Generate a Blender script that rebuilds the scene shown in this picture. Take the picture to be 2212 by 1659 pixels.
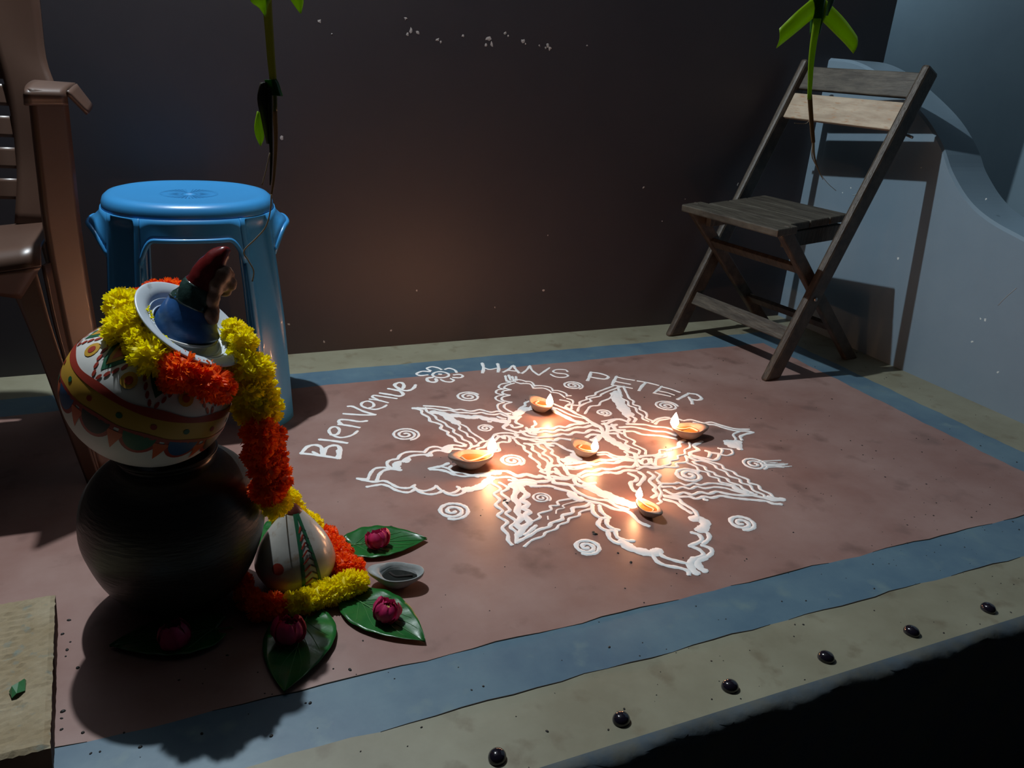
import bpy, bmesh, math, random
from mathutils import Vector, Matrix
random.seed(7)
R = math.radians
scene = bpy.context.scene
for o in list(bpy.data.objects):
    bpy.data.objects.remove(o, do_unlink=True)
col = scene.collection

# ------------------------------------------------------------------ camera
CX, CY, FPX, CAMZ = 1106.0, 829.5, 1720.0, 0.82      # photo centre, focal length (px of 2212 wide), eye height (m)
AX = Vector((0.91594, -0.09637, 0.38957))            # world x, y, z axes seen from the camera (right, down, forward)
AY = Vector((-0.39621, -0.37146, 0.83966))
AZ = Vector((0.06379, -0.92343, -0.37842))
cam_data = bpy.data.cameras.new('camera')
cam_data.sensor_width = 36.0
cam_data.lens = 36.0 * FPX / 2212.0
cam_data.clip_start = 0.02
cam = bpy.data.objects.new('camera', cam_data)
col.objects.link(cam)
cam.matrix_world = Matrix(((AX.x, -AX.y, -AX.z, 0.0),
                           (AY.x, -AY.y, -AY.z, 0.0),
                           (AZ.x, -AZ.y, -AZ.z, CAMZ),
                           (0, 0, 0, 1)))
scene.camera = cam

# ------------------------------------------------------------------ world and lamp
world = bpy.data.worlds.new('night')
scene.world = world
world.use_nodes = True
world.node_tree.nodes['Background'].inputs['Color'].default_value = (0.55, 0.75, 1.0, 1)
world.node_tree.nodes['Background'].inputs['Strength'].default_value = 0.005
LAMP = (-0.02, 1.97, 2.30)
ld = bpy.data.lights.new('porch_lamp', 'POINT')
ld.energy = 172.0
ld.color = (0.86, 0.95, 1.0)
ld.shadow_soft_size = 0.02
lamp = bpy.data.objects.new('porch_lamp', ld)
lamp.location = LAMP
col.objects.link(lamp)
vs = scene.view_settings
vs.view_transform = 'Standard'
vs.look = 'None'
vs.gamma = 1.0
vs.use_curve_mapping = False
vs.exposure = 0.0

# ------------------------------------------------------------------ helpers
def ray(px, py):
    v = Vector((px - CX, py - CY, FPX))
    return Vector((AX.dot(v), AY.dot(v), AZ.dot(v)))
def at_z(px, py, z=0.0):
    r = ray(px, py); t = (z - CAMZ) / r.z
    return Vector((r.x * t, r.y * t, z))
def at_y(px, py, y):
    r = ray(px, py); t = y / r.y
    return Vector((r.x * t, y, CAMZ + r.z * t))
def at_x(px, py, x):
    r = ray(px, py); t = x / r.x
    return Vector((x, r.y * t, CAMZ + r.z * t))

MATS = {}
def mat(name, color, rough=0.6, noise=None, color2=None, bump=0.0, bscale=60, spec=0.5, emit=None, estr=0,
        coat=0.0, nscale=8, lo=0.35, hi=0.7, stretch=None, trans=0.0, metal=0.0, color3=None):
    """principled material; colour mottled between color and color2 by noise, fine relief by bump"""
    m = bpy.data.materials.new(name); m.use_nodes = True
    nt = m.node_tree; b = nt.nodes['Principled BSDF']
    b.inputs['Base Color'].default_value = (*color, 1)
    b.inputs['Roughness'].default_value = rough
    b.inputs['Specular IOR Level'].default_value = spec
    b.inputs['Coat Weight'].default_value = coat
    b.inputs['Metallic'].default_value = metal
    tc = nt.nodes.new('ShaderNodeTexCoord')
    mp = nt.nodes.new('ShaderNodeMapping')
    nt.links.new(tc.outputs['Object'], mp.inputs['Vector'])
    if stretch: mp.inputs['Scale'].default_value = stretch
    if color2:
        n = nt.nodes.new('ShaderNodeTexNoise')
        n.inputs['Scale'].default_value = nscale
        n.inputs['Detail'].default_value = 8
        n.inputs['Roughness'].default_value = 0.65
        nt.links.new(mp.outputs['Vector'], n.inputs['Vector'])
        r = nt.nodes.new('ShaderNodeValToRGB')
        r.color_ramp.elements[0].position = lo; r.color_ramp.elements[0].color = (*color, 1)
        r.color_ramp.elements[1].position = hi; r.color_ramp.elements[1].color = (*color2, 1)
        nt.links.new(n.outputs['Fac'], r.inputs['Fac'])
        out = r.outputs['Color']
        if color3:
            n2 = nt.nodes.new('ShaderNodeTexNoise')
            n2.inputs['Scale'].default_value = nscale * 3.7
            n2.inputs['Detail'].default_value = 6
            nt.links.new(mp.outputs['Vector'], n2.inputs['Vector'])
            r2 = nt.nodes.new('ShaderNodeValToRGB')
            r2.color_ramp.elements[0].position = 0.58; r2.color_ramp.elements[0].color = (0, 0, 0, 1)
            r2.color_ramp.elements[1].position = 0.72; r2.color_ramp.elements[1].color = (1, 1, 1, 1)
            nt.links.new(n2.outputs['Fac'], r2.inputs['Fac'])
            mx = nt.nodes.new('ShaderNodeMix'); mx.data_type = 'RGBA'
            nt.links.new(r2.outputs['Color'], mx.inputs['Factor'])
            nt.links.new(out, mx.inputs['A'])
            mx.inputs['B'].default_value = (*color3, 1)
            out = mx.outputs['Result']
        nt.links.new(out, b.inputs['Base Color'])
    if bump:
        n = nt.nodes.new('ShaderNodeTexNoise')
        n.inputs['Scale'].default_value = bscale
        n.inputs['Detail'].default_value = 6
        nt.links.new(mp.outputs['Vector'], n.inputs['Vector'])
        bp = nt.nodes.new('ShaderNodeBump')
        bp.inputs['Strength'].default_value = bump
        bp.inputs['Distance'].default_value = 0.004
        nt.links.new(n.outputs['Fac'], bp.inputs['Height'])
        nt.links.new(bp.outputs['Normal'], b.inputs['Normal'])
    if emit:
        b.inputs['Emission Color'].default_value = (*emit, 1)
        b.inputs['Emission Strength'].default_value = estr
    if trans:
        t = nt.nodes.new('ShaderNodeBsdfTranslucent')
        t.inputs['Color'].default_value = (*(color2 or color), 1)
        mxs = nt.nodes.new('ShaderNodeMixShader'); mxs.inputs['Fac'].default_value = trans
        nt.links.new(b.outputs[0], mxs.inputs[1]); nt.links.new(t.outputs[0], mxs.inputs[2])
        nt.links.new(mxs.outputs[0], nt.nodes['Material Output'].inputs['Surface'])
    MATS[name] = m
    return m

def mesh_obj(name, verts, faces, m=None, parent=None, smooth=False):
    me = bpy.data.meshes.new(name)
    me.from_pydata([tuple(v) for v in verts], [], faces)
    me.update()
    if smooth:
        for p in me.polygons: p.use_smooth = True
    if m: me.materials.append(m)
    o = bpy.data.objects.new(name, me); col.objects.link(o)
    if parent: o.parent = parent
    return o
def tag(o, label=None, cat=None, group=None, kind=None):
    if label: o['label'] = label
    if cat: o['category'] = cat
    if group: o['group'] = group
    if kind: o['kind'] = kind
    return o
def empty(name, loc, rot=(0, 0, 0)):
    o = bpy.data.objects.new(name, None); col.objects.link(o)
    o.location = loc; o.rotation_euler = rot; o.empty_display_size = 0.05
    return o
def solidify(o, t, off=0.0):
    s = o.modifiers.new('thickness', 'SOLIDIFY'); s.thickness = t; s.offset = off
    return o
def subsurf(o, n=2):
    s = o.modifiers.new('smooth', 'SUBSURF'); s.levels = n; s.render_levels = n
    return o
def bevel(o, w, n=2):
    b = o.modifiers.new('bevel', 'BEVEL'); b.width = w; b.segments = n; b.limit_method = 'ANGLE'
    return o
def box(name, c, s, m, parent=None, rot=None, bev=0.0):
    """box of size s centred on c, optionally rotated by a 3x3 matrix"""
    v = []
    for k in range(8):
        p = Vector(((k & 1) - .5, ((k >> 1) & 1) - .5, ((k >> 2) & 1) - .5))
        p = Vector((p.x * s[0], p.y * s[1], p.z * s[2]))
        if rot is not None: p = rot @ p
        v.append(p + Vector(c))
    f = [(0, 2, 3, 1), (4, 5, 7, 6), (0, 1, 5, 4), (2, 6, 7, 3), (0, 4, 6, 2), (1, 3, 7, 5)]
    o = mesh_obj(name, v, f, m, parent)
    if bev: bevel(o, bev)
    return o
def bar(name, a, b, w, h, side, m, parent=None, bev=0.003):
    """wooden bar from a to b; w across 'side', h across the remaining direction"""
    a, b = Vector(a), Vector(b); d = (b - a); L = d.length; d.normalize()
    s = Vector(side); s = (s - d * s.dot(d)).normalized(); u = d.cross(s)
    rot = Matrix((d, s, u)).transposed()
    return box(name, (a + b) / 2, (L, w, h), m, parent, rot, bev)
def catmull(pts, n=6):
    if len(pts) < 3: 
        a, b = pts[0], pts[-1]
        return [a.lerp(b, i / n) for i in range(n + 1)]
    out = []
    P = [pts[0] * 2 - pts[1]] + list(pts) + [pts[-1] * 2 - pts[-2]]
    for i in range(1, len(P) - 2):
        p0, p1, p2, p3 = P[i - 1], P[i], P[i + 1], P[i + 2]
        for k in range(n):
            t = k / n
            out.append(0.5 * ((2 * p1) + (p2 - p0) * t + (2 * p0 - 5 * p1 + 4 * p2 - p3) * t * t + (3 * p1 - p0 - 3 * p2 + p3) * t ** 3))
    out.append(pts[-1].copy())
    return out
def tube_data(pts, rad, seg=8, V=None, F=None, cap=True):
    V = [] if V is None else V; F = [] if F is None else F
    n = len(pts); base = len(V); prev = None
    for i, p in enumerate(pts):
        t = (pts[min(i + 1, n - 1)] - pts[max(i - 1, 0)]).normalized()
        if prev is None:
            prev = t.orthogonal().normalized()
        u = (prev - t * prev.dot(t)).normalized(); w = t.cross(u); prev = u
        r = rad(i / (n - 1)) if callable(rad) else rad
        for k in range(seg):
            a = 2 * math.pi * k / seg
            V.append(p + u * math.cos(a) * r + w * math.sin(a) * r)
    for i in range(n - 1):
        for k in range(seg):
            k2 = (k + 1) % seg
            F.append((base + i * seg + k, base + i * seg + k2, base + (i + 1) * seg + k2, base + (i + 1) * seg + k))
    if cap:
        F.append(tuple(base + k for k in reversed(range(seg))))
        F.append(tuple(base + (n - 1) * seg + k for k in range(seg)))
    return V, F
def tube(name, pts, rad, m, parent=None, seg=8, n=5):
    V, F = tube_data(catmull([Vector(p) for p in pts], n), rad, seg)
    return mesh_obj(name, V, F, m, parent, True)
def lathe(name, prof, m, parent=None, seg=64, close=True, smooth=True, wob=None):
    V, F = [], []
    n = len(prof)
    for i, (r, z) in enumerate(prof):
        for k in range(seg):
            a = 2 * math.pi * k / seg
            rr = r * (1 + (wob(a, z) if wob else 0))
            V.append((rr * math.cos(a), rr * math.sin(a), z))
    for i in range(n - 1):
        for k in range(seg):
            k2 = (k + 1) % seg
            F.append((i * seg + k, i * seg + k2, (i + 1) * seg + k2, (i + 1) * seg + k))
    return mesh_obj(name, V, F, m, parent, smooth)
def smooth_prof(pts, n=6):
    return [(p.x, p.y) for p in catmull([Vector((a, b, 0)) for a, b in pts], n)]

# ------------------------------------------------------------------ materials
M_red = mat('red_oxide_floor', (0.235, 0.122, 0.10), 0.42, color2=(0.335, 0.215, 0.188), nscale=3.2, bump=0.05, bscale=40, color3=(0.185, 0.105, 0.088))
M_blue = mat('blue_floor_paint', (0.066, 0.125, 0.185), 0.42, color2=(0.125, 0.205, 0.25), nscale=5, bump=0.05, bscale=40, color3=(0.13, 0.20, 0.225))
M_beige = mat('beige_floor_paint', (0.20, 0.185, 0.125), 0.5, color2=(0.275, 0.265, 0.19), nscale=5, bump=0.06, bscale=40, color3=(0.165, 0.14, 0.09))
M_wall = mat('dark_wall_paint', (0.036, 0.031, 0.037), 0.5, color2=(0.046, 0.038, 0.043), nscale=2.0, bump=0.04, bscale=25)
M_par = mat('pale_blue_wall_paint', (0.155, 0.225, 0.285), 0.5, color2=(0.18, 0.255, 0.315), nscale=3, bump=0.04, bscale=30)
M_far = mat('grey_blue_far_paint', (0.17, 0.25, 0.31), 0.6, color2=(0.2, 0.29, 0.35), nscale=3, bump=0.04)
M_pil = mat('pale_pillar_paint', (0.55, 0.62, 0.62), 0.6)
M_kerb = mat('kerb_face_paint', (0.07, 0.10, 0.13), 0.7, color2=(0.12, 0.12, 0.1), nscale=20, bump=0.3, bscale=50)
M_ground = mat('dark_ground', (0.03, 0.028, 0.025), 0.9, color2=(0.05, 0.045, 0.04), nscale=12, bump=0.4)
M_ceil = mat('ceiling_plaster', (0.07, 0.07, 0.07), 0.8)
M_white = mat('white_floor_paint', (0.86, 0.86, 0.85), 0.55, color2=(0.80, 0.80, 0.80), nscale=30, bump=0.15, bscale=120)
M_chip = mat('bare_plaster', (0.45, 0.43, 0.42), 0.8)

# ------------------------------------------------------------------ the setting
XL = -1.5
YK, YF2, YF1, YB1, YB2, YW = 0.646, 0.771, 0.876, 1.935, 2.035, 2.185   # kerb, front bands, back bands, back wall
XR1, XR2, XP = 1.805, 1.906, 2.08                                        # right bands, parapet face
XPO, XH, XFAR = 2.235, 2.327, 3.29                                       # parapet outside, house corner, far wall
ZG, ZC = -0.45, 2.75
def wobble(s, seed):
    return 0.0016 * (math.sin(s * 31 + seed) + 0.7 * math.sin(s * 73 + seed * 2.1) + 0.5 * math.sin(s * 149 + seed * 3.3))
def u_path(yf, yb, xr, seed, amp=1.0):
    pts = []
    N = 90
    for i in range(N):
        x = XL + (xr - XL) * i / N
        pts.append(Vector((x, yf + amp * wobble(x, seed), 0)))
    for i in range(N):
        y = yf + (yb - yf) * i / N
        pts.append(Vector((xr + amp * wobble(y, seed + 1), y, 0)))
    for i in range(N + 1):
        x = xr + (XL - xr) * i / N
        pts.append(Vector((x, yb + amp * wobble(x, seed + 2), 0)))
    return pts
P_in = u_path(YF1, YB1, XR1, 1.0)
P_mid = u_path(YF2, YB2, XR2, 4.0)
P_out = u_path(YK, YW + 0.01, XP + 0.01, 9.0, 0)
tag(mesh_obj('floor', P_in, [tuple(range(len(P_in)))], M_red), 'red oxide veranda floor inside the painted borders', kind='structure')
def band(name, A, B, m, label):
    n = len(A)
    F = [(i, n + i, n + i + 1, i + 1) for i in range(n - 1)]
    F = [tuple(reversed(f)) for f in F]
    return tag(mesh_obj(name, A + B, F, m), label, kind='structure')
band('trim_1', P_in, P_mid, M_blue, 'blue painted border band around the red floor')
band('trim_2', P_mid, P_out, M_beige, 'beige outer border band of the veranda floor')
M_joint = mat('dark_joint', (0.02, 0.016, 0.012), 0.9)
def joint(A, i0, i1, parent, seed):
    rj = random.Random(seed); V, F = [], []
    i = i0
    while i < i1:
        n = rj.randint(3, 9); seg = [A[k] + Vector((0, 0, .0003)) for k in range(i, min(i + n, i1) + 1)]
        if len(seg) > 2: tube_data(seg, lambda t: .0011 * math.sin(math.pi * (.08 + .84 * t)), 5, V, F)
        i += n + rj.randint(0, 4)
    return mesh_obj('joint_line', V, F, M_joint, parent, True)
joint(P_in, 33, 88, bpy.data.objects['trim_1'], 1); joint(P_mid, 45, 89, bpy.data.objects['trim_1'], 2)
# rounded kerb nose and front face
V, F = [], []
N = 160
prof = [(0, 0)] + [(0.022 * math.sin(a), 0.022 * (1 - math.cos(a))) for a in (R(20), R(45), R(68), R(90))] + [(0.024, 0.06), (0.022, 0.12), (0.022, -ZG)]
for i in range(N + 1):
    x = XL + (XPO + 0.2 - XL) * i / N
    for j, (dy, dz) in enumerate(prof):
        w = 0 if j == 0 else 0.0022 * (math.sin(x * 41 + j) + math.sin(x * 97 + 2 * j) + 0.8 * math.sin(x * 23))
        V.append((x, YK - dy + w, -dz))
for i in range(N):
    for j in range(len(prof) - 1):
        a = i * len(prof) + j; b = a + len(prof)
        F.append((a, a + 1, b + 1, b))
tag(mesh_obj('wall_front', V, F, M_kerb, smooth=True), 'dark front face of the raised veranda kerb', kind='structure')
# back wall, ending at the house corner
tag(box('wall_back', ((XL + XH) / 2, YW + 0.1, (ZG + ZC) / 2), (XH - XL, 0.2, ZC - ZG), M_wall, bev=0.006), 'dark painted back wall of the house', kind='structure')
wall_back = bpy.data.objects['wall_back']
# curved parapet on the right
pp = [(2.185, .886), (2.08, .88), (1.98, .852), (1.87, .80), (1.76, .735), (1.68, .665), (1.63, .602), (1.56, .54), (1.49, .503), (1.40, .477), (1.3, .462), (1.0, .455), (YK - 0.02, .455)]
top = catmull([Vector((0, a, b)) for a, b in pp], 6)
V, F = [], []
bw = 0.008
for p in top:
    V += [(XP, p.y, ZG), (XP, p.y, p.z - bw), (XP + bw, p.y, p.z), (XPO - bw, p.y, p.z), (XPO, p.y, p.z - bw), (XPO, p.y, ZG)]
for i in range(len(top) - 1):
    for j in range(5):
        a = i * 6 + j
        F.append((a, a + 1, a + 7, a + 6))
F.append(tuple(range((len(top) - 1) * 6, len(top) * 6)))
F.append(tuple(reversed(range(6))))
tag(mesh_obj('wall_right', V, F, M_par), 'pale blue parapet wall with a sweeping curved top', kind='structure')
tag(box('wall_far', (XFAR + 0.08, 2.3, (ZG + ZC) / 2), (0.16, 4.0, ZC - ZG), M_far), 'grey blue compound wall beyond the parapet', kind='structure')
tag(box('ground', (0.5, 1.6, ZG - 0.05), (7.0, 7.0, 0.1), M_ground), 'dark ground outside the veranda', kind='structure')
tag(box('ceiling', ((XL + XH) / 2, 1.35, ZC + 0.05), (XH - XL, 1.9, 0.1), M_ceil), 'plain porch ceiling above the frame', kind='structure')
# unseen fill light added behind the house corner to brighten the compound wall
l2 = bpy.data.lights.new('corner_fill', 'POINT'); l2.energy = 42.0; l2.color = (0.75, 0.9, 1.0); l2.shadow_soft_size = 0.08
o2 = bpy.data.objects.new('corner_fill', l2); o2.location = (2.75, 3.45, 2.1); col.objects.link(o2)

def flat_patch(name, c, ax, ay, r, n, m, parent=None, lift=0.0006, rough=0.35, stretch=1.0):
    V = [c + ax.cross(ay).normalized() * lift]
    for k in range(n):
        a = 2 * math.pi * k / n
        rr = r * (1 + random.uniform(-rough, rough))
        V.append(c + ax * math.cos(a) * rr * stretch + ay * math.sin(a) * rr + ax.cross(ay).normalized() * lift * 0.4)
    F = [(0, 1 + k, 1 + (k + 1) % n) for k in range(n)]
    return mesh_obj(name, V, F, m, parent)
# chips knocked out of the wall paint
chips = [(690, 46, 5), (717, 73, 2.5), (876, 40, 3), (888, 66, 6), (903, 70, 5), (880, 74, 3.5), (945, 86, 4), (952, 91, 3), (1000, 78, 3),
         (1054, 84, 6), (1062, 95, 6), (1050, 98, 4), (1090, 72, 4), (1098, 77, 2.5), (1130, 88, 4.5), (1135, 95, 3), (1165, 98, 3.5), (1183, 97, 5), (1188, 104, 5.5), (1178, 103, 3),
         (1268, 98, 2), (609, 298, 4), (1183, 508, 2.5), (1174, 628, 3), (1069, 664, 2), (900, 628, 2.5), (1390, 405, 3), (1594, 398, 4), (624, 700, 3), (844, 714, 3), (700, 738, 3), (1430, 478, 2), (1480, 430, 2)]
for px, py, s in chips:
    c = at_y(px, py, YW)
    flat_patch('paint_chip', c, Vector((1, 0, 0)), Vector((0, 0, 1)), s * 0.0011, 7, M_chip, wall_back, rough=0.5, stretch=random.uniform(.7, 1.3))
wall_right = bpy.data.objects['wall_right']
for px, py, s in [(1820, 416, 2), (1838, 406, 2), (1940, 558, 3), (2100, 738, 2.5), (2128, 690, 4), (2118, 688, 2), (2156, 804, 2.5), (2130, 430, 2.5), (1990, 362, 2)]:
    c = at_x(px, py, XP)
    flat_patch('paint_chip', c, Vector((0, -1, 0)), Vector((0, 0, 1)), s * 0.0012, 7, M_pil, wall_right, rough=0.5)
M_scr = M_pil
c0 = [at_x(*q, XP) + Vector((-.0006, 0, 0)) for q in [(1842, 422), (1852, 418), (1864, 408)]]
tube('scratch', c0, 0.0007, M_pil, wall_right, 5)
c0 = [at_x(*q, XP) + Vector((-.0006, 0, 0)) for q in [(2156, 660), (2170, 645), (2196, 622)]]
tube('scratch', c0, 0.0006, M_chip, wall_right, 5)

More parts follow.
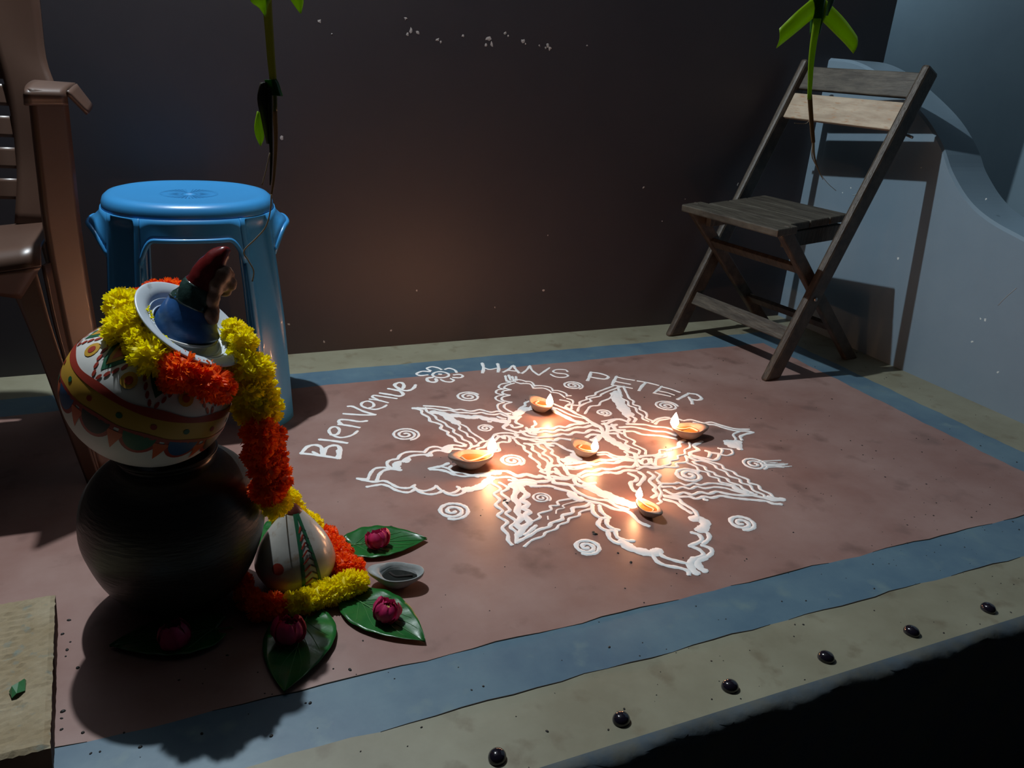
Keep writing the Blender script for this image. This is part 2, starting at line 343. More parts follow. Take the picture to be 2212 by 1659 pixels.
# ------------------------------------------------------------------ floor drawing in white paint (floor millimetres: width, x, y, x, y ...)
KOLAM = {
 'w1.B': [[9,239,1572,271,1554,306,1530],[9,239,1572,257,1599,275,1603,285,1589,283,1566,279,1550],[9,284,1552,293,1579,310,1590,322,1582,320,1555,310,1525],[7,264,1571,268,1563,272,1557],[7,316,1564,313,1545,308,1532]],
 'w1.i': [[9,289,1627,316,1612,343,1593]],
 'w1.e': [[7,317,1644,331,1642,341,1661,339,1679,328,1682,318,1667,319,1645,333,1625,351,1624,367,1632,379,1646]],
 'w1.n': [[8,346,1693,367,1680,388,1663],[8,354,1689,349,1707,356,1717,374,1710,395,1695,413,1694]],
 'w1.v': [[8,389,1788,400,1784,418,1750,441,1723],[8,441,1723,413,1729,370,1748]],
 'w1.e2': [[7,433,1764,448,1771,453,1790,444,1806,428,1801,422,1783,433,1763,450,1753,470,1760,481,1770]],
 'w1.n2': [[7,451,1817,470,1805,489,1784],[7,469,1810,461,1828,466,1838,482,1828,499,1816,517,1803]],
 'w1.u': [[9,486,1848,508,1832,527,1817,540,1824,539,1845,528,1859,514,1871]],
 'w1.e3': [[9,536,1879,545,1858,558,1879,559,1899,550,1904,536,1891,540,1863,553,1847,568,1849,581,1862,589,1877]],
 'flower.c': [[7,655,1936,667,1950,685,1952,698,1939,699,1922,688,1911,671,1909,657,1920,655,1936]],
 'flower.d': [[8,675,1936,681,1933]],
 'flower.p1': [[7,660,1965,655,1984,672,1994,687,1982,692,1967]],
 'flower.p2': [[7,702,1966,716,1971,727,1955,726,1934]],
 'flower.p3': [[7,712,1920,729,1920,734,1907,722,1896,704,1903]],
 'flower.p4': [[7,695,1896,699,1883,687,1874,673,1881,667,1896]],
 'flower.p5': [[9,649,1917,634,1915,630,1895,641,1884,652,1889,655,1905]],
 'flower.p6': [[7,656,1960,635,1967,615,1953,622,1938,642,1938]],
 'w2.H': [[9,822,1985,812,1949,795,1914],[9,864,1970,853,1935,840,1909],[6,813,1952,825,1934,851,1939]],
 'w2.A': [[8,854,1905,878,1921,903,1947,899,1924,896,1888],[6,871,1916,895,1902]],
 'w2.N': [[7,902,1883,926,1904,949,1932],[7,949,1932,941,1897,943,1859],[7,943,1859,966,1877,998,1903]],
 'w2.S': [[6,1038,1864,1037,1879,1014,1887,997,1876,1001,1862,1022,1850,1024,1835,1007,1827,986,1836,980,1857]],
 'w2.P': [[9,1061,1788,1080,1812,1102,1843],[8,1102,1843,1124,1827,1135,1801,1117,1786,1096,1798,1082,1811]],
 'w2.E': [[9,1115,1744,1138,1771,1159,1795],[6,1157,1792,1174,1772,1194,1756],[6,1133,1766,1149,1749,1167,1733],[6,1113,1742,1135,1725,1156,1706]],
 'w2.T': [[7,1201,1749,1223,1730,1242,1705],[9,1217,1732,1193,1713,1166,1686]],
 'w2.E2': [[7,1197,1660,1226,1680,1247,1696],[7,1244,1695,1260,1674,1273,1646],[5,1221,1669,1236,1653,1246,1633],[5,1197,1660,1214,1645,1230,1628]],
 'w2.R': [[9,1237,1605,1264,1618,1294,1633],[9,1291,1633,1310,1621,1308,1595,1290,1586,1273,1597],[9,1277,1609,1269,1585,1259,1568]],
 'pW': [[9,328,1429,338,1425,348,1419],[9,348,1421,360,1445,373,1460,388,1461,401,1456],[9,408,1450,402,1465,405,1480,415,1488,431,1489],[9,430,1489,443,1507,463,1514,493,1505],[9,494,1501,511,1520,528,1521,540,1509],[9,540,1509,555,1518,572,1516,586,1507,596,1510],[10,364,1410,374,1431,386,1445,403,1449,423,1438],[10,417,1443,416,1461,425,1473,437,1475],[10,436,1474,450,1486,465,1494,489,1492,503,1485],[10,501,1489,510,1499,525,1503,539,1494,545,1487],[10,545,1487,557,1499,573,1496,584,1484],[20,416,1448,419,1460,425,1470],[20,443,1473,447,1479,451,1481],[20,501,1485,502,1490],[20,542,1500,550,1505,557,1512],[9,328,1429,343,1415,359,1405,377,1404,387,1390,396,1372,410,1363,422,1362,432,1369],[9,427,1363,432,1350,442,1341,460,1343,473,1352],[9,472,1353,478,1331,488,1318,501,1318,515,1329,512,1339],[9,338,1390,356,1391,370,1390,381,1379,390,1361,403,1348,415,1345,428,1353],[9,428,1352,436,1336,449,1325,465,1324,480,1330],[9,480,1330,485,1315,497,1306,513,1309,526,1320],[22,524,1321,540,1320,558,1324,577,1337,591,1348],[11,482,1426,494,1429,510,1430,528,1438],[11,483,1424,503,1414,515,1402,525,1386],[8,525,1386,539,1375,562,1369,569,1362],[8,511,1426,520,1417,527,1398,543,1390,554,1377,570,1372],[8,520,1415,531,1425]],
 'tNW': [[9,570,1742,597,1731,624,1714,635,1699,652,1698,664,1685,677,1680,697,1684,709,1671,720,1661,738,1663,750,1647,762,1640],[9,539,1735,562,1730,585,1720,606,1703,624,1699,638,1682,658,1675,675,1666,695,1666,707,1653,722,1646,738,1647,746,1630,759,1626],[22,579,1701,595,1690,610,1674,632,1665,651,1652,662,1645,679,1645,692,1629,706,1623,716,1611,732,1601],[24,603,1677,606,1657,612,1637,616,1625],[14,540,1735,553,1731,564,1726],[10,725,1632,731,1622,740,1616],[10,692,1612,698,1609],[7,614,1622,616,1605,609,1589,618,1567,616,1550,624,1538,624,1516],[7,619,1620,627,1607,631,1592,630,1574,635,1552,641,1533,644,1518],[9,539,1735,555,1717,551,1699,560,1674,557,1652,569,1638,576,1622,568,1606,578,1585,574,1572,582,1550,581,1533,592,1517,592,1503],[8,570,1729,567,1706,577,1676,576,1658,587,1633,588,1614,596,1594,591,1578,600,1555,599,1538,608,1522,608,1506]],
 'cWN': [[9,605,1503,618,1500,634,1514,653,1516,666,1526,681,1542,698,1545,718,1539,732,1524],[9,567,1473,578,1482,591,1485,604,1497,622,1499],[9,596,1468,608,1474,617,1487,632,1489,648,1507,665,1509,683,1527,702,1529,716,1518],[9,644,1462,658,1462,663,1480,669,1497,683,1501,696,1496,705,1510,707,1520],[9,684,1534,690,1526,693,1515,699,1530]],
 'pN': [[7,837,1829,812,1823,799,1804,808,1791],[7,808,1791,788,1789,778,1770,791,1755],[7,791,1755,768,1748,762,1729,774,1709],[7,774,1709,754,1701,744,1676,747,1650,756,1628],[8,851,1822,828,1814,813,1799,824,1781],[8,824,1781,803,1779,794,1764,807,1748],[8,807,1749,783,1741,776,1722,793,1704],[8,793,1705,771,1696,762,1677,767,1654,775,1637],[9,849,1877,840,1848,843,1827],[9,861,1881,852,1848],[9,866,1868,858,1836],[9,876,1865,867,1840],[9,837,1842,860,1835],[7,865,1849,881,1838,890,1824],[7,887,1828,902,1818,899,1788],[7,902,1792,922,1785,937,1768,933,1746],[7,933,1750,949,1742,959,1721,953,1703],[7,946,1689,955,1675,945,1655,927,1648],[7,859,1828,870,1814,877,1817],[7,871,1816,892,1806,890,1779],[7,888,1777,915,1770,924,1753,924,1737],[7,925,1739,941,1725,944,1697],[7,924,1686,937,1674,941,1661,920,1645,914,1624],[7,957,1706,967,1703],[9,842,1700,826,1692,819,1677,803,1668,784,1645,767,1633],[9,853,1669,838,1673,821,1656,802,1651,788,1634],[24,776,1634,797,1650,815,1658,819,1652]],
 'cNW': [[10,753,1628,740,1597,719,1580,715,1564,726,1552],[10,779,1617,763,1604,755,1588,763,1568,739,1564,738,1580],[10,752,1613,760,1611,780,1618],[10,725,1551,740,1536,762,1540],[10,732,1585,722,1577],[14,767,1624,786,1634,806,1650],[14,751,1618,765,1620],[9,802,1584,797,1566,783,1555,783,1540,764,1532],[9,770,1544,776,1528,791,1538]],
 'tNE': [[8,1113,1734,1072,1717,1042,1704,1030,1690,1003,1685,995,1670,970,1660,957,1641,939,1645,927,1626],[8,1125,1721,1081,1705,1049,1689,1041,1680,1006,1673,1000,1656,975,1646,952,1631,935,1608],[8,1082,1680,1057,1659,1024,1645,1007,1627,984,1627,966,1611,946,1589],[34,1090,1682,1078,1653,1067,1617,1058,1581,1053,1553],[16,1088,1686,1104,1700,1099,1683],[10,1042,1548,1042,1532,1029,1518],[10,1055,1545,1058,1528,1042,1511],[10,1122,1725,1109,1692,1098,1665],[10,1125,1724,1140,1724],[8,1138,1721,1122,1677,1111,1645,1113,1627,1100,1608,1110,1593,1100,1574,1105,1557,1098,1538,1087,1524,1093,1507],[8,1110,1692,1092,1655,1097,1630,1085,1606,1094,1587,1084,1563,1086,1541,1076,1523,1082,1505]],
 'cNE': [[9,893,1674,903,1650,915,1625,924,1596,935,1572,938,1546,944,1524],[9,883,1648,894,1631,903,1602,916,1580,932,1563,941,1535],[9,917,1641,921,1624,926,1601],[16,879,1635,880,1614,890,1585,898,1560,914,1543]],
 'bA': [[12,772,1545,793,1542,808,1540,825,1532,846,1540,862,1531,884,1540,904,1539,926,1538],[12,770,1522,785,1523,801,1524,820,1514,841,1523,853,1514,874,1521,892,1523,907,1518,931,1524,941,1511],[12,769,1500,798,1497,813,1495,836,1500,851,1491,871,1500,892,1490,915,1501,934,1485],[12,758,1479,792,1478,801,1471,819,1480,842,1466],[11,770,1467,783,1460,796,1460,803,1447,808,1426,819,1410],[11,773,1456,787,1449],[11,819,1410,831,1407],[12,885,1468,902,1477,920,1472,928,1463]],
 'bB': [[12,775,1361,798,1359,819,1360,832,1352,857,1358,875,1352,896,1349,915,1353,936,1334],[12,772,1349,796,1342,826,1345,840,1341,861,1344,884,1334,907,1340,933,1332],[12,781,1310,804,1319,818,1314,841,1320,853,1313,873,1310,892,1314,912,1307,927,1314],[12,780,1297,800,1303,819,1297,836,1301,851,1299,866,1291,889,1297,912,1289],[9,872,1390,893,1386,899,1370,911,1358,931,1352,943,1344],[9,866,1380,886,1377,894,1359,912,1347,936,1334],[9,772,1340,784,1334,809,1336,824,1334],[24,780,1377,793,1380,809,1388,819,1397],[24,790,1375,802,1374,815,1377]],
 'bC': [[9,715,1503,715,1482,721,1468,716,1450,721,1429,714,1416,719,1392,719,1377,712,1367,714,1349],[9,735,1474,741,1462,733,1445,739,1424,735,1409,741,1389,738,1372,729,1362],[9,756,1468,754,1452,760,1434,748,1421,754,1401,752,1383,743,1370,755,1357],[9,777,1475,772,1450,776,1429,767,1415,773,1395,765,1376,767,1356],[10,713,1511,726,1514,742,1502,758,1481,775,1469],[10,725,1524,737,1500,760,1494,780,1481],[10,747,1543,751,1517,769,1502],[10,767,1555,763,1524,774,1514],[10,731,1537,757,1536,779,1534],[10,728,1479,752,1469,772,1470]],
 'bD': [[26,933,1465,934,1444,936,1426,942,1411,945,1390],[13,945,1390,944,1374,952,1362,950,1346],[8,968,1466,961,1443,969,1423,957,1410,964,1388,972,1372,960,1356],[8,988,1467,980,1445,987,1418,976,1404,982,1386,986,1368,975,1351],[8,935,1376,935,1363,926,1353],[12,929,1495,937,1478,950,1471,968,1466],[12,934,1553,937,1533,946,1516,941,1491,930,1466],[12,967,1525,961,1500,947,1479],[12,981,1513,976,1492,975,1478,980,1462],[12,959,1523,973,1523,996,1535,1016,1536,1028,1519],[12,964,1507,978,1507,991,1510],[12,951,1485,968,1484,995,1478],[12,916,1459,902,1446,891,1442],[18,919,1465,907,1455,891,1449]],
 'bE': [[11,1019,1506,1059,1492,1078,1475,1104,1462,1117,1442],[11,992,1494,1023,1488,1045,1469,1063,1452,1089,1440,1102,1417],[11,991,1471,1013,1464,1024,1444,1046,1433,1067,1422,1093,1399],[8,965,1536,990,1539,1014,1538,1025,1520,1026,1504]],
 'pE': [[9,1089,1486,1112,1502,1142,1504,1161,1503,1170,1487],[9,1087,1497,1111,1511,1134,1515,1146,1511],[9,1173,1484,1194,1484,1205,1471,1216,1457,1238,1456,1253,1431,1275,1405,1306,1394],[10,1192,1467,1207,1452,1235,1441,1247,1420,1268,1396,1297,1385,1305,1376],[10,1305,1376,1276,1372,1257,1365,1248,1348],[8,1274,1390,1247,1380,1237,1357,1222,1346],[8,1189,1311,1180,1296,1160,1290,1148,1299],[8,1163,1328,1166,1317,1149,1300],[8,1169,1324,1188,1314],[44,1209,1339,1212,1329],[18,1203,1352,1219,1348,1236,1341],[18,1232,1344,1211,1309],[11,1146,1301,1130,1285,1113,1280,1102,1292,1085,1307,1076,1320],[11,1125,1325,1129,1314,1113,1297],[11,1129,1315,1146,1303],[12,1145,1369,1113,1356,1110,1334,1084,1328,1073,1313],[12,1108,1387,1085,1377,1075,1362,1053,1357],[7,1053,1357,1035,1355,1020,1360,1010,1346,992,1342,960,1348],[7,1112,1374,1098,1351,1078,1343,1066,1325,1045,1322,1035,1308,1014,1306,1003,1293,981,1290],[7,1047,1352,1033,1352],[9,1063,1317,1048,1292,1020,1292,1012,1277,990,1284,968,1295,978,1313,991,1326,1014,1327,1022,1342],[9,1062,1313,1073,1293],[14,991,1334,1006,1338,1015,1336]],
 'jC': [[10,959,1332,946,1322,944,1309,959,1310,968,1328,959,1332],[10,975,1327,964,1309,968,1295],[10,942,1340,961,1343,978,1342,996,1337],[10,929,1319,931,1302,949,1297,977,1284],[10,948,1351,935,1326,926,1304],[10,919,1294,942,1299,956,1286,979,1288],[10,945,1331,942,1315]],
 'tSE': [[9,1062,1313,1084,1298,1102,1276,1117,1255,1112,1239,1123,1220,1121,1204,1132,1182,1125,1168,1137,1153,1130,1136,1138,1116,1135,1099,1151,1089],[9,1062,1288,1086,1285,1100,1260,1097,1244,1106,1226,1102,1206,1114,1188,1108,1173,1119,1158,1112,1138,1121,1117,1117,1105,1126,1094],[9,1062,1288,1063,1275,1073,1260,1068,1244,1077,1230,1075,1218,1088,1199,1085,1184,1097,1165,1095,1151,1103,1130],[8,1045,1289,1055,1265,1051,1249,1063,1234,1058,1219,1070,1205,1065,1190,1080,1174,1079,1156,1087,1138,1107,1122],[9,929,1225,959,1215,974,1215,983,1200,1004,1203,1014,1192,1035,1193,1052,1187,1066,1177,1079,1167],[9,928,1210,951,1203,953,1194,971,1196,982,1184,1001,1189,1014,1177,1039,1175,1059,1164,1072,1147,1089,1127],[11,925,1196,935,1174,959,1176,972,1163,995,1166,1009,1155,1030,1158,1047,1143,1069,1130,1095,1121,1112,1106,1126,1091,1150,1089],[11,912,1177,936,1165,961,1157,970,1146,992,1148,1005,1139,1028,1140,1047,1126,1068,1114,1091,1102,1108,1093,1116,1080,1131,1073],[16,1081,1169,1081,1152,1090,1136],[16,1127,1105,1134,1092,1149,1088],[10,984,1139,990,1133]],
 'pS': [[11,911,1174,933,1155,931,1141,938,1110,932,1089],[11,903,1164,919,1146,921,1123,926,1101],[11,903,1041,913,1030,904,1013,883,1002],[11,884,1041,893,1029,885,1012,854,1004],[11,877,998,886,984,879,971,857,961],[11,853,1003,863,988,860,970,838,967],[24,915,1082,929,1078,931,1063,919,1049,903,1043],[16,858,963,838,957,830,939,833,928],[16,838,966,820,956,814,938,814,926],[11,748,1190,736,1164,739,1143,755,1135],[11,760,1182,753,1163,754,1145,757,1134],[11,737,1137,723,1121,726,1101,742,1092],[11,753,1136,741,1119,742,1103,752,1092],[11,730,1096,721,1072,728,1052,739,1052],[11,744,1092,737,1071,748,1056,760,1051],[11,770,1004,766,980,775,964,793,951,803,938,798,928],[11,787,1009,785,991,797,974,814,958,817,952],[24,738,1055,742,1032,757,1015,771,1005,787,1008]],
 'bS': [[30,776,1263,787,1230,800,1209,811,1186,827,1164],[11,761,1293,756,1274,768,1259,797,1266],[11,770,1286,779,1269,798,1268],[11,716,1293,740,1277,742,1248,753,1222,768,1205,787,1195,793,1171,809,1153],[11,706,1272,726,1253,730,1234,745,1207,768,1188,783,1162,805,1143,806,1106,816,1086]],
 'bR': [[11,890,1283,897,1262,886,1249,872,1246,861,1219,866,1206],[11,915,1281,916,1261,897,1243,881,1231],[11,935,1275,937,1255,916,1241,914,1214,903,1203,900,1187,882,1178],[8,951,1270,953,1255,935,1240,933,1221,919,1208,912,1188,894,1170,892,1158,880,1153]],
 'tSW': [[9,587,1329,595,1302,574,1288,577,1264,561,1247,566,1223,550,1209,559,1183,542,1167,543,1143,536,1125,537,1109],[9,603,1328,611,1301,590,1287,595,1259,580,1248,581,1222,568,1211,576,1181,558,1165,561,1144,547,1112],[15,630,1316,625,1289,607,1262,606,1236,592,1211,591,1189,573,1171,575,1149,559,1134],[15,638,1309,636,1285,638,1265,620,1250,624,1231,610,1219,614,1204,601,1193,600,1169,582,1157,565,1139],[7,720,1224,687,1223,681,1209,664,1211,659,1197,630,1192,626,1178,601,1168],[7,738,1177,712,1173,702,1161,680,1158,670,1147,650,1143,638,1132,614,1127,603,1117,579,1112,556,1097],[4,735,1212,691,1206,688,1195,671,1194,662,1181],[4,642,1177,638,1166],[10,746,1197,731,1189,705,1191,695,1175,672,1172,664,1159,639,1154,628,1143,606,1140,585,1129,568,1122,550,1115],[10,606,1154,589,1142,573,1131],[22,728,1243,726,1228,735,1215]],
 'jB': [[11,708,1348,712,1338,722,1335,733,1338,741,1324],[11,717,1348,735,1361,751,1362,767,1357],[11,732,1355,720,1336,713,1315,716,1303,713,1292,729,1282,748,1273],[11,744,1349,742,1329,744,1314,753,1306,766,1304,770,1292,769,1281],[11,766,1351,761,1326,761,1315,778,1304],[11,697,1331,705,1323,710,1310],[11,640,1363,646,1349,653,1338,667,1343,677,1337,687,1326,699,1325],[11,627,1332,640,1322,657,1321,671,1319,680,1307,695,1303,708,1305,722,1309,744,1300,765,1305],[11,660,1294,677,1290,695,1285,704,1279,714,1265,727,1253,729,1241],[11,721,1321,732,1312,748,1299],[11,763,1297,757,1282,760,1270,771,1261,783,1263],[24,623,1309,636,1307,652,1311,669,1303]],
 'cWS': [[11,568,1375,591,1374,613,1375,634,1370,643,1361,648,1347,659,1344,673,1345,683,1333,692,1328],[11,570,1368,586,1362,602,1349,623,1346,636,1340,643,1326,663,1322,679,1309,699,1306],[11,606,1380,612,1377],[20,589,1369,604,1371,617,1367]],
}

def ribbon(V, F, pts, w, z0, closed=False):
    """painted line: domed ribbon with rounded ends"""
    P = catmull(pts, 5)
    Q = [P[0]]
    for p in P[1:]:
        if (p - Q[-1]).length > 0.0022: Q.append(p)
    if len(Q) < 2: Q.append(P[-1] + Vector((0.003, 0, 0)))
    n = len(Q)
    T = [(Q[min(i + 1, n - 1)] - Q[max(i - 1, 0)]).normalized() for i in range(n)]
    hw = w / 2
    rings = []
    if not closed:
        for a in (80, 50, 22): rings.append((Q[0] - T[0] * hw * math.sin(R(a)) * .8, T[0], math.cos(R(a))))
    for i in range(n):
        k = 1 + 0.13 * math.sin(i * 0.9 + z0 * 9e4) + 0.08 * math.sin(i * 2.3 + w * 900)
        rings.append((Q[i], T[i], k))
    if not closed:
        for a in (22, 50, 80): rings.append((Q[-1] + T[-1] * hw * math.sin(R(a)) * .8, T[-1], math.cos(R(a))))
    b = len(V)
    for p, t, k in rings:
        s = Vector((-t.y, t.x, 0))
        for u, z in ((-1, 0.0001), (-.6, 0.0009), (0, 0.0013), (.6, 0.0009), (1, 0.0001)):
            V.append(Vector((p.x + s.x * hw * k * u, p.y + s.y * hw * k * u, z + z0)))
    for i in range(len(rings) - 1):
        for j in range(4):
            a = b + i * 5 + j
            F.append((a, a + 5, a + 6, a + 1))
lev = 0
def kolam_mesh(name, keys, parent):
    global lev
    V, F = [], []
    for k in keys:
        for st in KOLAM[k]:
            lev = (lev + 1) % 37
            pts = [Vector((st[i] / 1000, st[i + 1] / 1000, 0)) for i in range(1, len(st), 2)]
            ribbon(V, F, pts, st[0] / 1000 * (1.05 if k[0] in 'wf' else .86 if st[0] < 14 else .92), 0.00015 + lev * 0.000012)
    return mesh_obj(name, V, F, M_white, parent, True)
star = empty('rangoli_star', (0, 0, 0))
tag(star, 'large white rangoli star painted on the red floor among the oil lamps', 'rangoli')
for k in ('pW', 'pN', 'pE', 'pS'): kolam_mesh('scalloped_petal', [k], star)
for k in ('tNW', 'tNE', 'tSE', 'tSW'): kolam_mesh('wavy_petal', [k], star)
for k in ('bA', 'bB', 'bC', 'bD', 'bE', 'bS', 'bR', 'cWN', 'cNW', 'cNE', 'cWS'): kolam_mesh('interlaced_line', [k], star)
for k in ('jC', 'jB'): kolam_mesh('interlaced_knot', [k], star)
w1 = empty('lettering', (0, 0, 0))
tag(w1, 'white painted word of welcome curving up the left side of the star', 'lettering')
for k in [q for q in KOLAM if q.startswith('w1.')]: kolam_mesh('letter', [k], w1)
w2 = empty('lettering', (0, 0, 0))
tag(w2, 'white painted two-word name in capitals arching over the star', 'lettering')
for k in [q for q in KOLAM if q.startswith('w2.')]: kolam_mesh('letter', [k], w2)
fl = empty('painted_flower', (0, 0, 0))
tag(fl, 'small six-petalled white flower painted between the two lettered words', 'painted flower')
for k in [q for q in KOLAM if q.startswith('flower.')]: kolam_mesh('flower_centre' if k[-1] in 'cd' else 'flower_petal', [k], fl)
def swirl(x, y, r, turns, ph, w, label, group, smear=False):
    w *= .82
    V, F = [], []
    pts = []
    n = int(turns * 14)
    for i in range(n + 1):
        t = i / n
        rr = (r - w / 2) * (1 - 0.86 * t)
        a = ph + t * turns * 2 * math.pi
        pts.append(Vector((x + rr * math.cos(a), y + rr * math.sin(a), 0)))
    ribbon(V, F, pts, w, 0.0003)
    pts = [Vector((x + (r - w / 2) * math.cos(a), y + (r - w / 2) * math.sin(a), 0)) for a in [ph + k * math.pi / 12 for k in range(-9, 2)]]
    ribbon(V, F, pts, w * .9, 0.0002)
    o = mesh_obj('painted_swirl', V, F, M_white, None, True)
    tag(o, label, 'painted swirl', group)
    if smear:
        V, F = [], []
        for k in range(16):
            y0 = y + random.uniform(-.024, .010)
            ribbon(V, F, [Vector((x + .012, y0, 0)), Vector((x + .035, y0 - .004, 0)), Vector((x + .05 + random.uniform(0, .03), y0 - .012, 0))], random.uniform(.0012, .0042), 0.0002)
        mesh_obj('paint_smear', V, F, M_white, o, True)
G = 'white paint swirls around and inside the star'
for a in [(.700, 1.768, .033, 2.0, 2.6, .0085, 'white swirl just below the painted flower, left of the top petal'),
          (.480, 1.599, .034, 2.2, 0.9, .008, 'white swirl right of the welcome word, above the left petal'),
          (.473, 1.252, .034, 1.9, 0.2, .0105, 'white swirl on the bare floor below the left petal'),
          (.665, 1.061, .028, 1.8, 0.0, .011, 'nearest white swirl, between the lower left and lower right petal tips'),
          (1.001, 1.039, .030, 1.7, 0.3, .012, 'thick white swirl on the floor right of the lowest petal'),
          (1.195, 1.236, .031, 2.0, 1.0, .009, 'smudged white swirl near the right edge of the star', True),
          (1.184, 1.576, .033, 2.3, 2.0, .008, 'white swirl under the last capital letter'),
          (1.004, 1.766, .030, 2.1, 1.0, .008, 'white swirl between the capitals and the top petal'),
          (.672, 1.580, .021, 1.7, 2.2, .007, 'small white swirl inside the upper left wavy petal'),
          (.996, 1.582, .022, 1.6, 0.4, .0085, 'small white swirl inside the top wavy petal'),
          (.668, 1.410, .030, 1.9, 1.2, .010, 'white swirl right of the left oil lamp, inside the star'),
          (1.017, 1.236, .034, 1.8, 2.6, .013, 'heavily filled white swirl inside the right wavy petal'),
          (.661, 1.245, .021, 1.9, 1.4, .006, 'small faint swirl inside the lower left wavy petal')]:
    swirl(*a[:7], G, len(a) > 7)

# ------------------------------------------------------------------ wooden folding chair
M_wood = mat('weathered_dark_wood', (0.034, 0.028, 0.021), 0.55, color2=(0.11, 0.098, 0.075), nscale=9, bump=0.3, bscale=30, stretch=(14, 1.2, 2), lo=.4, hi=.75)
M_woodr = mat('weathered_rail_wood', (0.036, 0.027, 0.020), 0.5, color2=(0.10, 0.08, 0.058), nscale=9, bump=0.3, bscale=30, stretch=(3, 12, 3), lo=.4, hi=.75)
M_woodp = mat('bare_pale_wood', (0.30, 0.23, 0.16), 0.6, color2=(0.46, 0.38, 0.28), nscale=6, bump=0.3, bscale=25, stretch=(8, 1.5, 8), color3=(0.33, 0.19, 0.10))
M_metal = mat('dull_metal', (0.4, 0.4, 0.4), 0.4, metal=0.9)
fc = empty('folding_chair', (1.5725, 1.87, 0), (0, 0, R(7.3)))
tag(fc, 'weathered wooden folding chair standing in the corner by the curved parapet', 'chair')
HW = 0.21
def rp(z): return 0.40 * z / 0.85          # depth of the long rails at height z
for s in (-1, 1):
    a = Vector((rp(0.0), s * HW, 0.0)); b = Vector((rp(0.865), s * HW, 0.865))
    o = bar('long_rail', a, b, 0.024, 0.058, (0, 1, 0), M_woodr, fc, 0.008)
    # flat foot: cut the lower end level with the floor
    for v in o.data.vertices:
        if v.co.z < 0.06:
            k = -v.co.z / (b - a).normalized().z
            v.co += (b - a).normalized() * k
        
    c = Vector((-0.030, s * (HW - 0.030), 0.432)); d = Vector((0.40, s * (HW - 0.032), 0.0))
    o = bar('short_leg', c, d, 0.022, 0.040, (0, 1, 0), M_woodr, fc, 0.005)
    dn = (d - c).normalized()
    for v in o.data.vertices:
        if v.co.z < 0.1: v.co += dn * (-v.co.z / dn.z)
    lathe_o = lathe('pivot_bolt', [(0.0, 0.0), (0.007, 0.0), (0.006, 0.004), (0.0, 0.005)], M_metal, fc, 10)
    lathe_o.location = (rp(0.235), s * (HW + 0.012), 0.235 + 0.0); lathe_o.rotation_euler = (-s * math.pi / 2, 0, 0)
# seat planks on two side battens
st = R(4.5)
SX0, SZ0 = -0.065, 0.405
for s in (-1, 1):
    bar('seat_batten', (SX0 + .08, s * 0.150, SZ0 - .008), (SX0 + .31, s * 0.150, SZ0 + .006), 0.02, 0.045, (0, 1, 0), M_wood, fc, 0.003)
for k in range(4):
    x0 = SX0 + 0.082 * k
    c = Vector((x0 + 0.040, 0, SZ0 + 0.022 + 0.078 * math.tan(st) * k + .003))
    wdt = 0.325 if k else 0.385
    box('seat_plank', c, (0.0795, wdt, 0.022), M_wood, fc, Matrix.Rotation(-st, 3, 'Y'), 0.004)
def slat(name, z0, z1, off, m):
    a = Vector((rp(z0) + off, 0, z0)); b = Vector((rp(z1) + off, 0, z1))
    d = (b - a); L = d.length; d.normalize(); sd = Vector((0, 1, 0)); u = d.cross(sd)
    rot = Matrix((sd, d, u)).transposed()
    return box(name, (a + b) / 2, (2 * HW - 0.026, L, 0.014), m, fc, rot, 0.003)
slat('back_slat', 0.785, 0.852, 0.0, M_wood)
tag(slat('back_slat', 0.698, 0.772, -0.006, M_woodp), 'pale bare wood back slat')
bar('front_stretcher', (rp(.125), -HW + .01, .125), (rp(.125), HW - .01, .125), 0.042, 0.012, (rp(1), 0, 1), M_wood, fc, 0.002).name = 'stretcher'
bar('stretcher', (0.075, -HW + .03, .315), (0.075, HW - .03, .315), 0.034, 0.014, (.7, 0, -.7), M_woodr, fc, 0.002)
bar('stretcher', (0.285, -HW + .03, .115), (0.285, HW - .03, .115), 0.034, 0.014, (.7, 0, -.7), M_woodr, fc, 0.002)
tube('hinge_pin', [(rp(.70) - .0, HW + .012, .70), (rp(.70), HW + .02, .70)], 0.004, M_metal, fc, 8)
o = tube('hinge_pin', [(rp(.705) + .035, -HW - .002, .69), (rp(.705) + .035, -HW - .022, .685)], 0.004, M_metal, fc, 8)

# ------------------------------------------------------------------ blue plastic stool
M_stool = mat('blue_plastic', (0.035, 0.235, 0.52), 0.32, coat=0.15, color2=(0.04, 0.25, 0.55), nscale=4)
st_e = empty('plastic_stool', (0.072, 1.90, 0), (0, 0, R(-3)))
tag(st_e, 'round blue plastic stool with four legs against the dark wall', 'stool')
SH = 0.505
def sup(a, hx, n=3.0):
    c, s_ = math.cos(a), math.sin(a)
    k = (abs(c) ** n + abs(s_) ** n) ** (-1 / n)
    return Vector((hx * k * c, hx * k * s_, 0))
def ring_obj(name, rings, m, parent, n=2.25, seg=96):
    V, F = [], []
    for hx, z in rings:
        for k in range(seg):
            p = sup(2 * math.pi * k / seg, hx, n); V.append((p.x, p.y, z))
    for i in range(len(rings) - 1):
        for k in range(seg):
            k2 = (k + 1) % seg
            F.append((i * seg + k, i * seg + k2, (i + 1) * seg + k2, (i + 1) * seg + k))
    return mesh_obj(name, V, F, m, parent, True)
ring_obj('seat', [(0.172, SH - .030), (0.1755, SH - .0295), (0.1758, SH - .026), (0.1750, SH - .018), (0.172, SH - .009), (0.165, SH - .003), (0.154, SH), (0.143, SH - .001), (0.125, SH - .003),
                  (0.08, SH - .0045), (0.03, SH - .006), (0.012, SH - .0065), (0.010, SH - .009), (0.006, SH - .009), (0.0, SH - .009)], M_stool, st_e)
V, F = [], []
